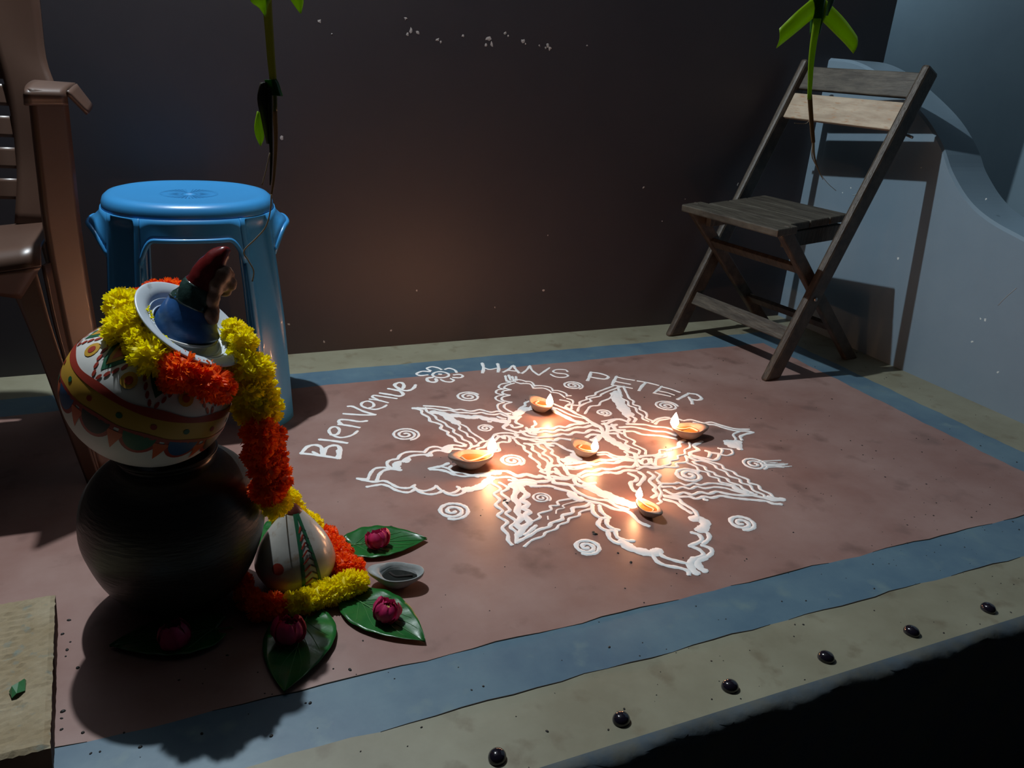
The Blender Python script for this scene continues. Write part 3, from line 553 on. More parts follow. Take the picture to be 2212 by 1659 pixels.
for k in range(48):
    a = 2 * math.pi * k / 48
    p, q = sup(a, .014, 2), sup(a, .06, 2)
    t = Vector((-math.sin(a), math.cos(a), 0)) * .0006
    b = len(V)
    V += [p + t + Vector((0, 0, SH - .0056)), p - t + Vector((0, 0, SH - .0056)), q - t * 2 + Vector((0, 0, SH - .0040)), q + t * 2 + Vector((0, 0, SH - .0040))]
    F.append((b, b + 1, b + 2, b + 3))
mesh_obj('seat_ribs', V, F, M_stool, st_e)
LEGW = R(14)
ZT = SH - .029
def skirt(a, z, flare=0.0):
    """moulded wall under the seat: splays towards the feet, with a flute down each leg"""
    t = 1 - z / ZT
    hx = .1755 + .022 * t
    n = 2.25 + 1.1 * min(1, t * 2)
    d = ((a - math.pi / 4 + math.pi) % (math.pi / 2))
    d = min(d, math.pi / 2 - d)                      # angle from the nearest leg centre
    k = max(0, 1 - (d / R(10.5)) ** 2) ** .5
    top_fade = min(1, max(0, (ZT - z) / .012))
    dent = .017 * k * top_fade * max(0, 1 - max(0, t - .25) / .6)
    p = sup(a, hx + flare, n)
    L = p.length
    p *= (L - dent) / L
    return Vector((p.x, p.y, z))
for q in range(4):
    ac_ = math.pi / 4 + q * math.pi / 2
    V, F = [], []
    NU, NT = 28, 30
    for j in range(NT + 1):
        for i in range(NU + 1):
            z = ZT * (1 - j / NT)
            w = LEGW * (1 - .12 * j / NT)
            V.append(skirt(ac_ + (i / NU * 2 - 1) * w, z))
    for j in range(NT):
        for i in range(NU):
            a = j * (NU + 1) + i
            F.append((a, a + 1, a + NU + 2, a + NU + 1))
    o = solidify(mesh_obj('leg', V, F, M_stool, st_e, True), 0.004, -1)
    for s in (-1, 1):
        pts = [skirt(ac_ + s * LEGW * (1 - .12 * k / 24), ZT * (1 - k / 24)) for k in range(5, 25)]
        pts = [p * 1.0 - Vector((p.x, p.y, 0)).normalized() * .001 for p in pts]
        V, F = tube_data(pts, .0035, 7); mesh_obj('rolled_edge', V, F, M_stool, o, True)
for q in range(4):
    am = q * math.pi / 2
    side = q % 2 == 0                                  # handle sides flare outwards
    hw = R(45) - LEGW
    V, F, low = [], [], []
    N = 40
    for i in range(N + 1):
        s = -1 + 2 * i / N
        e = abs(s)
        zl = SH - (.062 if side else .070)
        drop = (.055 if side else .05)
        arch = zl - drop * (max(0, (e - (.45 if side else .70)) / (.55 if side else .30)) ** 2.2)
        fl_ = (.026 if side else .003) * max(0, 1 - e ** 3)
        for t in (0, .25, .5, .75, 1):
            z = ZT + (arch - ZT) * t
            V.append(skirt(am + s * hw * 1.02, z, fl_ * t * t))
        p = skirt(am + s * hw * 1.02, arch, fl_)
        low.append(p + Vector((p.x, p.y, 0)).normalized() * .001)
    for i in range(N):
        for j in range(4):
            a = i * 5 + j; F.append((a, a + 5, a + 6, a + 1))
    o = solidify(mesh_obj('apron', V, F, M_stool, st_e, True), 0.003, -1)
    V, F = tube_data(low, 0.005, 8)
    mesh_obj('rolled_lip', V, F, M_stool, o, True)

# ------------------------------------------------------------------ brown plastic armchair at the left edge
M_arm = mat('brown_plastic', (0.075, 0.038, 0.026), 0.36, color2=(0.105, 0.06, 0.043), nscale=3, coat=0.1, stretch=(1, 1, .3))
ac = empty('plastic_armchair', (-0.435, 1.75, 0), (0, 0, 0))
tag(ac, 'brown moulded plastic armchair cut off by the left edge', 'chair')
def sheet(name, A, B, m, parent, t=0.006, ns=6, na=5):
    """curved moulded sheet between two edge lines"""
    A = catmull([Vector(p) for p in A], na); B = catmull([Vector(p) for p in B], na)
    V, F = [], []
    for p, q in zip(A, B):
        for k in range(ns + 1): V.append(p.lerp(q, k / ns))
    for i in range(len(A) - 1):
        for k in range(ns):
            a = i * (ns + 1) + k
            F.append((a, a + 1, a + ns + 2, a + ns + 1))
    o = mesh_obj(name, V, F, m, parent, True)
    solidify(o, t)
    return o
for s in (-1, 1):
    def L(x, y, z): return Vector((s * x, y, z))
    # front leg: inner flange that grows out of the seat front
    sheet('leg', [L(.15, -.215, .45), L(.19, -.213, .42), L(.212, -.208, .33), L(.232, -.200, .2), L(.248, -.192, .09), L(.262, -.187, 0)],
          [L(.232, -.215, .46), L(.240, -.213, .43), L(.248, -.208, .33), L(.264, -.200, .2), L(.276, -.192, .09), L(.286, -.187, 0)], M_arm, ac)
    # arm support: broad flange rising to the armrest
    sheet('arm_support', [L(.268, -.20, .725), L(.262, -.195, .6), L(.258, -.190, .45), L(.268, -.178, .2), L(.284, -.170, 0)],
          [L(.318, -.16, .718), L(.314, -.155, .6), L(.310, -.150, .45), L(.314, -.140, .2), L(.324, -.130, 0)], M_arm, ac)
    sheet('leg_web', [L(.25, -.213, .44), L(.254, -.208, .33), L(.266, -.200, .2), L(.286, -.187, 0)],
          [L(.258, -.188, .44), L(.261, -.186, .33), L(.268, -.178, .2), L(.284, -.170, 0)], M_arm, ac)
    # armrest with a downturned outer lip and curled front end
    o = sheet('armrest', [L(.26, -.205, .700), L(.262, -.20, .722), L(.262, -.1, .728), L(.258, .05, .722), L(.25, .2, .70)],
          [L(.318, -.17, .700), L(.318, -.165, .720), L(.325, -.08, .726), L(.32, .05, .720), L(.30, .22, .70)], M_arm, ac)
    sheet('arm_lip', [L(.318, -.165, .720), L(.325, -.08, .726), L(.32, .05, .720), L(.30, .22, .70)],
          [L(.345, -.14, .684), L(.348, -.06, .69), L(.338, .05, .688), L(.31, .22, .67)], M_arm, o)
    # back post
    sheet('back_post', [L(.17, .15, .44), L(.185, .19, .55), L(.185, .22, .68), L(.17, .25, .8), L(.16, .275, .9), L(.15, .29, .97)],
          [L(.245, .12, .44), L(.248, .17, .55), L(.275, .20, .68), L(.262, .235, .76), L(.262, .265, .9), L(.24, .28, .98)], M_arm, ac, 0.008)
    sheet('leg', [L(.20, .19, .44), L(.215, .22, .25), L(.235, .26, 0)], [L(.25, .16, .44), L(.262, .20, .25), L(.275, .23, 0)], M_arm, ac)
seat_pts = []
V, F = [], []
NX, NY = 16, 16
for j in range(NY + 1):
    y = -.235 + .40 * j / NY
    for i in range(NX + 1):
        x = -.25 + .5 * i / NX
        z = .475 - .02 * (1 - (x / .25) ** 2) - .03 * j / NY - .030 * max(0, (.10 - j / NY) / .10) ** 2
        V.append((x, y, z))
for j in range(NY):
    for i in range(NX):
        a = j * (NX + 1) + i; F.append((a, a + 1, a + NX + 2, a + NX + 1))
solidify(mesh_obj('seat', V, F, M_arm, ac, True), 0.006)
sheet('front_apron', [(-.25, -.232, .445), (-.12, -.236, .43), (0, -.237, .428), (.12, -.236, .43), (.25, -.232, .445)],
      [(-.21, -.213, .385), (-.12, -.22, .405), (0, -.222, .41), (.12, -.22, .405), (.21, -.213, .385)], M_arm, ac)
sheet('back_panel', [(-.19, .236, .715), (0, .262, .715), (.19, .236, .715)], [(-.17, .292, .96), (0, .318, .98), (.17, .292, .96)], M_arm, ac, 0.006)
for k in range(4):
    z = .485 + .06 * k
    y = .155 + .27 * (z - .44) * .9
    w = .19 + .01 * k / 6
    sheet('back_slat', [(-w, y + .008, z), (0, y + .035, z), (w, y + .008, z)], [(-w, y + .018, z + .04), (0, y + .046, z + .04), (w, y + .018, z + .04)], M_arm, ac, 0.006)
sheet('top_rail', [(-.24, .28, .97), (-.12, .30, 1.0), (0, .31, 1.01), (.12, .30, 1.0), (.24, .28, .97)],
      [(-.2, .27, .93), (-.12, .29, .945), (0, .30, .95), (.12, .29, .945), (.2, .27, .93)], M_arm, ac, 0.008)

# ------------------------------------------------------------------ pots
M_black = mat('burnished_black_clay', (0.016, 0.015, 0.014), 0.38, color2=(0.03, 0.026, 0.023), nscale=20, bump=0.25, bscale=35, stretch=(1, 1, 6))
M_potw = mat('whitewashed_clay', (0.62, 0.61, 0.58), 0.5, color2=(0.68, 0.67, 0.64), nscale=12, bump=0.08, bscale=50)
M_pr = mat('red_brown_pot_paint', (0.32, 0.035, 0.02), 0.45)
M_po = mat('orange_pot_paint', (0.55, 0.10, 0.03), 0.45)
M_py = mat('ochre_pot_paint', (0.52, 0.29, 0.035), 0.45)
M_pg = mat('green_pot_paint', (0.012, 0.10, 0.045), 0.45)
M_pb = mat('blue_pot_paint', (0.02, 0.08, 0.20), 0.45)
M_pd = mat('dark_pot_paint', (0.02, 0.025, 0.02), 0.45)
BPX, BPY = -0.018, 1.14
prof = smooth_prof([(0.0, 0.0), (0.045, 0.0), (0.075, 0.018), (0.108, 0.06), (0.127, 0.115), (0.130, 0.15), (0.122, 0.190), (0.102, 0.222), (0.080, 0.238), (0.067, 0.244), (0.063, 0.251), (0.070, 0.259), (0.066, 0.260), (0.056, 0.251), (0.054, 0.240), (0.0, 0.18)], 5)
bp = lathe('clay_pot', [(max(r, 0), max(z, 0)) for r, z in prof], M_black, None, 96, wob=lambda a, z: 0.006 * math.sin(2 * a + 1) + .003 * math.sin(5 * a))
bp.location = (BPX, BPY, 0)
tag(bp, 'round black clay pot standing on the floor under the painted pot', 'pot')

TILT = Matrix.Rotation(R(25), 3, 'Y') @ Matrix.Rotation(R(7), 3, 'X')
pc = at_y(321, 848, BPY - 0.005)
pot = empty('painted_pot', pc)
pot.rotation_euler = TILT.to_euler()
tag(pot, 'white clay pot with folk painting tilted on top of the black pot', 'pot')
PR, PH = 0.1108, 0.097
body_pts = [(PR * math.cos(a) ** 0.9 if math.cos(a) > 0 else 0, PH * math.sin(a)) for a in [R(-90 + 4 * i) for i in range(39)]]
body_pts += [(0.046, PH * 0.935), (0.046, PH + .006), (0.055, PH + .014), (0.050, PH + .014), (0.041, PH + .004), (0.041, PH * .8), (0.0, .05)]
lathe('pot_body', body_pts, M_potw, pot, 96)
def psurf(th, z, lift=0.0007):
    c = max(1e-4, 1 - (z / PH) ** 2) ** .5
    r = PR * c ** .9
    nz = z / PH ** 2 * PR
    nrm = Vector((c * math.cos(th), c * math.sin(th), z / PH)).normalized()
    return Vector((r * math.cos(th), r * math.sin(th), z)) + nrm * lift
def decal_band(name, z0, z1, m, parent, surf, lift=0.0007, n=120, a0=0, a1=2 * math.pi):
    V, F = [], []
    for i in range(n + 1):
        th = a0 + (a1 - a0) * i / n
        f0 = z0(th) if callable(z0) else z0; f1 = z1(th) if callable(z1) else z1
        for k in range(4): V.append(surf(th, f0 + (f1 - f0) * k / 3, lift))
    for i in range(n):
        for k in range(3):
            a = i * 4 + k; F.append((a, a + 4, a + 5, a + 1))
    return mesh_obj(name, V, F, m, parent, True)
def decal_poly(V, F, pts, surf, lift=0.0009, rings=5):
    """filled polygon given as (theta, z) pairs"""
    n = len(pts); cx = sum(p[0] for p in pts) / n; cz = sum(p[1] for p in pts) / n
    b = len(V); V.append(surf(cx, cz, lift))
    dense = []
    for i in range(n):
        p, q = pts[i], pts[(i + 1) % n]
        for k in range(4): dense.append((p[0] + (q[0] - p[0]) * k / 4, p[1] + (q[1] - p[1]) * k / 4))
    m_ = len(dense)
    for j in range(1, rings + 1):
        for p in dense: V.append(surf(cx + (p[0] - cx) * j / rings, cz + (p[1] - cz) * j / rings, lift))
    for i in range(m_): F.append((b, b + 1 + i, b + 1 + (i + 1) % m_))
    for j in range(rings - 1):
        for i in range(m_):
            a = b + 1 + j * m_ + i; c = b + 1 + j * m_ + (i + 1) % m_
            F.append((a, a + m_, c + m_, c))
def circ(th, z, r, n=14, rth=None):
    rr = PR * max(.2, (1 - (z / PH) ** 2)) ** .45
    return [(th + r / rr * math.cos(2 * math.pi * k / n), z + r * math.sin(2 * math.pi * k / n) * .9) for k in range(n)]
decal_band('painted_band', lambda t: -.004 + .0012 * math.sin(9 * t), lambda t: .0305 + .0015 * math.sin(7 * t), M_py, pot, psurf, .0006)
decal_band('painted_line', lambda t: .0245 + .001 * math.sin(5 * t), lambda t: .034 + .0018 * math.sin(8 * t + 1), M_pr, pot, psurf, .0010)
decal_band('painted_line', lambda t: -.0055 + .001 * math.sin(6 * t), lambda t: .000 + .001 * math.sin(11 * t), M_pr, pot, psurf, .0010)
PH0 = R(-93)
for k in range(8):
    th = PH0 + k * math.pi / 4
    V, F = [], []; decal_poly(V, F, [(th - .40, .0905), (th + .40, .0905), (th, .047)], psurf, .0007, 7); mesh_obj('painted_triangle', V, F, M_pg, pot, True)
    V, F = [], []; decal_poly(V, F, [(th - .30, .0905), (th + .30, .0905), (th, .055)], psurf, .0010, 7); mesh_obj('painted_triangle', V, F, M_py, pot, True)
    V, F = [], []; decal_poly(V, F, [(th - .21, .0905), (th + .21, .0905), (th, .062)], psurf, .0013, 7); mesh_obj('painted_triangle', V, F, M_po, pot, True)
    V, F = [], []
    for s in (-1, 1):
        for j in range(7):
            f = j / 6
            tt = th + s * (.045 + .37 * f); zz = .040 + .047 * f
            ang = s * .4
            c = circ(tt, zz, .0048, 10)
            c = [(tt + (a - tt) * .5 + s * (z - zz) * 3.0 * .8, z) for a, z in c]
            decal_poly(V, F, c, psurf, .0008, 2)
    mesh_obj('painted_dashes', V, F, M_pr, pot, True)
    t2 = th + math.pi / 8
    V, F = [], []; decal_poly(V, F, circ(t2, .054, .0105), psurf, .0007, 3); mesh_obj('painted_dot', V, F, M_py, pot, True)
    V, F = [], []; decal_poly(V, F, circ(t2, .054, .0052), psurf, .0011, 3); mesh_obj('painted_dot', V, F, M_pr, pot, True)
for k in range(16):
    th = PH0 + k * math.pi / 8
    V, F = [], []; decal_poly(V, F, circ(th + .1, .0125, .0042), psurf, .0011, 2); mesh_obj('painted_dot', V, F, (M_pr, M_pg)[k % 2], pot, True)
for k in range(12):
    th = PH0 + k * math.pi / 6
    arc = [(th + .235 * math.cos(a), -.004 - .030 * math.sin(a)) for a in [math.pi * i / 14 for i in range(15)]]
    V, F = [], []; decal_poly(V, F, arc, psurf, .0007, 4); mesh_obj('painted_scallop', V, F, M_pr, pot, True)
    arc = [(th + .185 * math.cos(a), -.004 - .025 * math.sin(a)) for a in [math.pi * i / 14 for i in range(15)]]
    V, F = [], []; decal_poly(V, F, arc, psurf, .0011, 4); mesh_obj('painted_scallop', V, F, (M_pg, M_pb, M_pd)[k % 3], pot, True)
    t2 = th + math.pi / 12
    V, F = [], []; decal_poly(V, F, [(t2 - .1, -.010), (t2 + .1, -.010), (t2, -.040)], psurf, .0009, 3); mesh_obj('painted_point', V, F, M_po, pot, True)

# ------------------------------------------------------------------ shallow dish on the pot mouth, with a clay figure
M_dish = mat('pale_enamel', (0.50, 0.56, 0.62), 0.35, color2=(0.56, 0.61, 0.66), nscale=20, color3=(0.35, 0.38, 0.4))
M_dishr = mat('dish_rim_paint', (0.55, 0.62, 0.70), 0.4)
DT = Matrix.Rotation(R(20), 3, 'X') @ Matrix.Rotation(R(33), 3, 'Y')
dc = at_y(413, 702, 1.115)
dish = empty('shallow_dish', dc); dish.rotation_euler = DT.to_euler()
tag(dish, 'pale blue shallow dish tilted on the painted pot', 'dish')
lathe('dish_body', smooth_prof([(0.0, -.026), (0.03, -.026), (0.05, -.020), (0.066, -.004), (0.078, .000), (0.080, .003), (0.076, .004), (0.064, .001), (0.054, -.008), (0.050, -.010), (0.042, -.017), (0.0, -.020)], 4), M_dish, dish, 72)
V, F = [], []
for r_ in (.0565, .049):
    V, F = tube_data([Vector((r_ * math.cos(a), r_ * math.sin(a), -.0055 if r_ > .05 else -.0105)) for a in [2 * math.pi * k / 60 for k in range(61)]], .0012, 6, V, F, False)
mesh_obj('dish_ring', V, F, M_dishr, dish, True)

M_fb = mat('blue_glaze', (0.02, 0.09, 0.26), 0.35, color2=(0.015, 0.06, 0.18), nscale=25, bump=0.2, bscale=60)
M_fd = mat('dark_green_glaze', (0.012, 0.022, 0.02), 0.2, color2=(0.03, 0.07, 0.06), nscale=40, bump=0.3, bscale=80)
M_fr = mat('dark_red_glaze', (0.16, 0.012, 0.012), 0.2, color2=(0.07, 0.008, 0.008), nscale=30, bump=0.2, bscale=60)
M_ff = mat('tan_bare_clay', (0.22, 0.12, 0.075), 0.55, color2=(0.12, 0.06, 0.04), nscale=50, bump=0.4, bscale=90)
fig = empty('clay_figure', dc + DT @ Vector((0.0, 0, -.017)))
tag(fig, 'glazed clay figurine with a blue body and dark red pointed cap in the dish', 'figurine')
FS = [((0.0, 0.004, 0.0), .045), ((.003, 0.004, .014), .042), ((.007, 0.003, .028), .036), ((.013, 0.002, .042), .029), ((.020, 0, .055), .0235),
      ((.027, 0, .067), .021), ((.034, 0, .079), .0195), ((.041, 0, .091), .0175), ((.050, 0, .103), .0135), ((.060, 0, .112), .008), ((.067, 0, .115), .0015)]
cen = catmull([Vector(p) for p, r in FS], 5); rad = catmull([Vector((r, 0, 0)) for p, r in FS], 5)
def fig_part(name, i0, i1, m, grow=0.0, wob=0.0):
    V, F = [], []; seg = 28
    for i in range(i0, i1 + 1):
        r = rad[i].x + grow
        t = (cen[min(i + 1, len(cen) - 1)] - cen[max(i - 1, 0)]).normalized()
        u = Vector((0, 1, 0)); w = t.cross(u).normalized()
        for k in range(seg):
            a = 2 * math.pi * k / seg
            rr = r * (1 + wob * math.sin(3 * a + i * .7) + wob * .6 * math.sin(7 * a + i))
            V.append(cen[i] + u * math.cos(a) * rr + w * math.sin(a) * rr)
    n = i1 - i0
    for i in range(n):
        for k in range(seg):
            F.append((i * seg + k, i * seg + (k + 1) % seg, (i + 1) * seg + (k + 1) % seg, (i + 1) * seg + k))
    F.append(tuple(reversed(range(seg)))); F.append(tuple(n * seg + k for k in range(seg)))
    return mesh_obj(name, V, F, m, fig, True)
fig_part('robe', 0, 17, M_fb, wob=.02)
fig_part('beard', 15, 25, M_fd, .0012, .05)
fig_part('pointed_cap', 24, len(cen) - 1, M_fr, .0008, .04)
# rough tan face and beard ruffle on the right hand side
ruffle = [(.052, -.006, .072, .013), (.056, .003, .060, .011), (.060, -.002, .082, .010), (.064, -.004, .068, .009)]
rr_ = random.Random(5)
for k in range(20):
    f = k / 19
    z = .012 + .074 * f
    i = min(len(cen) - 1, int(f * 32) + 4)
    a = R(-42) + rr_.uniform(-.4, .4) * f
    if f < .18: continue
    ruffle.append((cen[i].x + (rad[i].x + .002) * math.cos(a), cen[i].y + (rad[i].x + .001) * math.sin(a), z, rr_.uniform(.006, .0105)))
V, F = [], []
for (x, y, z, r_) in ruffle:
    b = len(V)
    V.append((x, y, z - r_))
    for i in range(1, 8):
        a = -math.pi / 2 + math.pi * i / 8
        for k in range(12):
            q = 2 * math.pi * k / 12
            g = 1 + .15 * math.sin(3 * q + i * 1.3 + x * 900) + rr_.uniform(-.06, .06)
            V.append((x + r_ * math.cos(a) * math.cos(q) * g, y + r_ * math.cos(a) * math.sin(q) * g * .8, z + r_ * 1.15 * math.sin(a)))
    V.append((x, y, z + r_))
    for k in range(12):
        F.append((b, b + 1 + (k + 1) % 12, b + 1 + k)); F.append((b + 85, b + 73 + k, b + 73 + (k + 1) % 12))
    for i in range(6):
        for k in range(12): F.append((b + 1 + i * 12 + k, b + 1 + i * 12 + (k + 1) % 12, b + 13 + i * 12 + (k + 1) % 12, b + 13 + i * 12 + k))
o = mesh_obj('face_and_beard', V, F, M_ff, fig, True)
rm = o.modifiers.new('merge', 'REMESH'); rm.mode = 'VOXEL'; rm.voxel_size = .0022; rm.use_smooth_shade = True
sm = o.modifiers.new('soften', 'SMOOTH'); sm.factor = .6; sm.iterations = 5

# ------------------------------------------------------------------ small domed pot on the floor
M_dw = mat('grey_white_glaze', (0.42, 0.41, 0.38), 0.22, color2=(0.50, 0.48, 0.44), nscale=14, color3=(0.34, 0.27, 0.2), bump=0.05)
DMX, DMY = 0.155, 1.125
dm = empty('small_domed_pot', (DMX, DMY, 0), (0, 0, 0))
tag(dm, 'small whitish domed pot with a pointed top beside the black pot', 'pot')
dprof = smooth_prof([(0.0, 0.0), (0.034, 0.0), (0.052, 0.012), (0.0635, 0.035), (0.062, 0.052), (0.053, 0.076), (0.039, 0.099), (0.023, 0.121), (0.010, 0.137), (0.004, 0.144), (0.0, 0.146)], 6)
lathe('pot_body', [(max(r, 0), max(z, 0)) for r, z in dprof], M_dw, dm, 64)
def dsurf(th, z, lift=.0007):
    for (r0, z0), (r1, z1) in zip(dprof, dprof[1:]):
        if z0 <= z <= z1 and z1 > z0 and z > .02:
            r = r0 + (r1 - r0) * (z - z0) / (z1 - z0)
            n = Vector((z1 - z0, 0, r0 - r1)).normalized()
            return Vector(((r + n.x * lift) * math.cos(th), (r + n.x * lift) * math.sin(th), z + n.z * lift))
    return Vector((.05 * math.cos(th), .05 * math.sin(th), max(z, 0.001)))
def dstripe(name, pts, w, m, lift=.0009):
    V, F = [], []
    for th, z in pts:
        r = max(.004, dsurf(th, z).xy.length)
        V += [dsurf(th - w / r / 2, z, lift), dsurf(th, z, lift + .0003), dsurf(th + w / r / 2, z, lift)]
    for i in range(len(pts) - 1):
        for k in range(2):
            a = i * 3 + k; F.append((a, a + 1, a + 4, a + 3))
    return mesh_obj(name, V, F, m, dm, True)
zs = [.022 + .112 * i / 30 for i in range(31)]
dstripe('painted_stripe', [(R(-88), z) for z in zs], .006, M_pg)
dstripe('painted_stripe', [(R(-62) - R(9) * (z / .14), z) for z in zs], .005, M_pg)
for i in range(9):
    z = .026 + i * .0105
    dstripe('painted_tick', [(R(-86) + R(2.2) * k, z + .0016 * k) for k in range(6)], .004, M_pr)
    dstripe('painted_tick', [(R(-66) - R(1.8) * k, z + .0016 * k) for k in range(6)], .004, M_pd)
V, F = [], []; decal_poly(V, F, [(R(-125) + .17 * math.cos(a), .062 + .009 * math.sin(a)) for a in [2 * math.pi * k / 14 for k in range(14)]], dsurf, .0009, 3)
mesh_obj('painted_dot', V, F, M_pr, dm, True)
lathe('pot_tip', [(.0135, .1335), (.0130, .1350), (.006, .1440), (.0, .1485)], mat('red_brown_tip', (0.10, 0.02, 0.015), 0.4), dm, 24)

# ------------------------------------------------------------------ marigold garland
M_yel = mat('yellow_marigold', (0.93, 0.78, 0.0), 0.5, color2=(1.0, 0.90, 0.005), nscale=60, trans=0.5)
M_ora = mat('orange_marigold', (0.95, 0.10, 0.006), 0.5, color2=(1.0, 0.17, 0.014), nscale=60, trans=0.5)
M_str = mat('garland_thread', (0.3, 0.25, 0.15), 0.8)
def marigold_mesh(name, m, seed, n=150, axis_flat=.86):
    rnd = random.Random(seed)
    V, F = [], []
    for i in range(n):
        z = 1 - 2 * (i + .5) / n; a = i * 2.39996 + rnd.uniform(-.2, .2)
        d = Vector((math.sqrt(1 - z * z) * math.cos(a), math.sqrt(1 - z * z) * math.sin(a), z * axis_flat)).normalized()
        d = (d + Vector((rnd.uniform(-.15, .15), rnd.uniform(-.15, .15), rnd.uniform(-.15, .15)))).normalized()
        t = d.orthogonal().normalized(); t.rotate(Matrix.Rotation(rnd.uniform(0, 6.28), 3, d)); u = d.cross(t)
        w = rnd.uniform(.13, .2); L = rnd.uniform(.84, 1.08); c = rnd.uniform(-.1, .1)
        b = len(V)
        V += [d * .45 - t * w * .5, d * .45 + t * w * .5,
              d * .78 * L - t * w + u * c, d * .78 * L + u * (c + .05), d * .78 * L + t * w + u * c,
              d * .97 * L - t * w * 1.05 + u * (c * 2.2 - .05), d * L * .92 - t * w * .4 + u * (c * 2.2 + .04), d * L * 1.02 + u * (c * 2.2 - .03), d * L * .93 + t * w * .5 + u * (c * 2.2 + .05), d * .98 * L + t * w * 1.05 + u * (c * 2.2)]
        F += [(b, b + 1, b + 4, b + 3), (b, b + 3, b + 2), (b + 2, b + 3, b + 6, b + 5), (b + 3, b + 7, b + 6), (b + 3, b + 8, b + 7), (b + 3, b + 4, b + 9, b + 8)]
    # soft core
    b = len(V)
    for i in range(7):
        a = -math.pi / 2 + math.pi * i / 6
        for k in range(10):
            q = 2 * math.pi * k / 10
            V.append(Vector((.72 * math.cos(a) * math.cos(q), .72 * math.cos(a) * math.sin(q), .72 * axis_flat * math.sin(a))))
    for i in range(6):
        for k in range(10): F.append((b + i * 10 + k, b + i * 10 + (k + 1) % 10, b + (i + 1) * 10 + (k + 1) % 10, b + (i + 1) * 10 + k))
    me = bpy.data.meshes.new(name); me.from_pydata([tuple(v) for v in V], [], F); me.materials.append(m); me.update()
    return me
YM = [marigold_mesh('yellow_marigold', M_yel, s) for s in (1, 2, 3)]
OM = [marigold_mesh('orange_marigold', M_ora, s) for s in (4, 5, 6)]
gar = empty('marigold_garland', (0.13, 1.10, 0))
tag(gar, 'garland of yellow and orange marigolds draped from the painted pot to the floor', 'garland')
GL = [  # pixel x, y, depth y (or None when lying on the floor), radius, colour
    (338, 632, 1.215, .022, 'o'), (372, 628, 1.215, .021, 'o'), (300, 650, 1.200, .02, 'o'),
    (268, 662, 1.140, .027, 'y'), (272, 712, 1.102, .0305, 'y'), (296, 690, 1.107, .024, 'y'), (328, 768, 1.056, .0305, 'y'), (300, 738, 1.078, .024, 'y'),
    (388, 802, 1.036, .029, 'o'), (372, 822, 1.042, .02, 'o'), (448, 824, 1.040, .029, 'o'), (476, 836, 1.050, .024, 'o'),
    (505, 715, 1.135, .02, 'y'), (524, 738, 1.115, .023, 'y'), (520, 790, 1.095, .028, 'y'), (552, 800, 1.100, .028, 'y'), (535, 838, 1.095, .030, 'y'),
    (568, 845, 1.105, .024, 'y'), (548, 884, 1.095, .032, 'y'), (578, 880, 1.100, .026, 'y'), (562, 908, 1.105, .026, 'y'),
    (562, 940, 1.070, .030, 'o'), (590, 945, 1.085, .022, 'o'), (562, 975, 1.075, .029, 'o'), (588, 985, 1.085, .026, 'o'), (572, 1010, 1.080, .029, 'o'), (596, 1030, 1.085, .027, 'o'), (578, 1052, 1.080, .030, 'o'),
    (596, 1085, 1.085, .026, 'y'), (622, 1082, 1.150, .024, 'y'), (632, 1104, 1.180, .025, 'y'), (608, 1112, 1.160, .022, 'y'), (652, 1120, 1.190, .022, 'y'), (674, 1134, 1.190, .021, 'y'),
    (706, 1158, None, .022, 'o'), (722, 1178, None, .022, 'o'), (738, 1196, None, .022, 'o'), (742, 1222, None, .024, 'o'), (764, 1226, None, .022, 'o'),
    (770, 1258, None, .023, 'y'), (745, 1264, None, .025, 'y'), (716, 1278, None, .024, 'y'), (688, 1286, None, .023, 'y'), (660, 1298, None, .022, 'y'), (634, 1304, None, .021, 'y'),
    (590, 1310, None, .024, 'o'), (560, 1312, None, .023, 'o'), (536, 1292, None, .022, 'o'), (524, 1262, None, .021, 'o')]
rnd = random.Random(3)
line = []
for i, (px, py, dy, r, c) in enumerate(GL):
    p = at_y(px, py, dy) if dy else at_z(px, py, r * .92)
    if p.z < r * .9: p = at_z(px, py, r * .92)
    me = (YM if c == 'y' else OM)[i % 3]
    o = bpy.data.objects.new('marigold', me); col.objects.link(o)
    o.parent = gar; o.location = p - gar.location
    o.rotation_euler = (rnd.uniform(0, 6), rnd.uniform(0, 6), rnd.uniform(0, 6)); o.scale = (r, r, r)
    line.append(p - gar.location)
tube('thread', line[12:], 0.0012, M_str, gar, 5, 3)

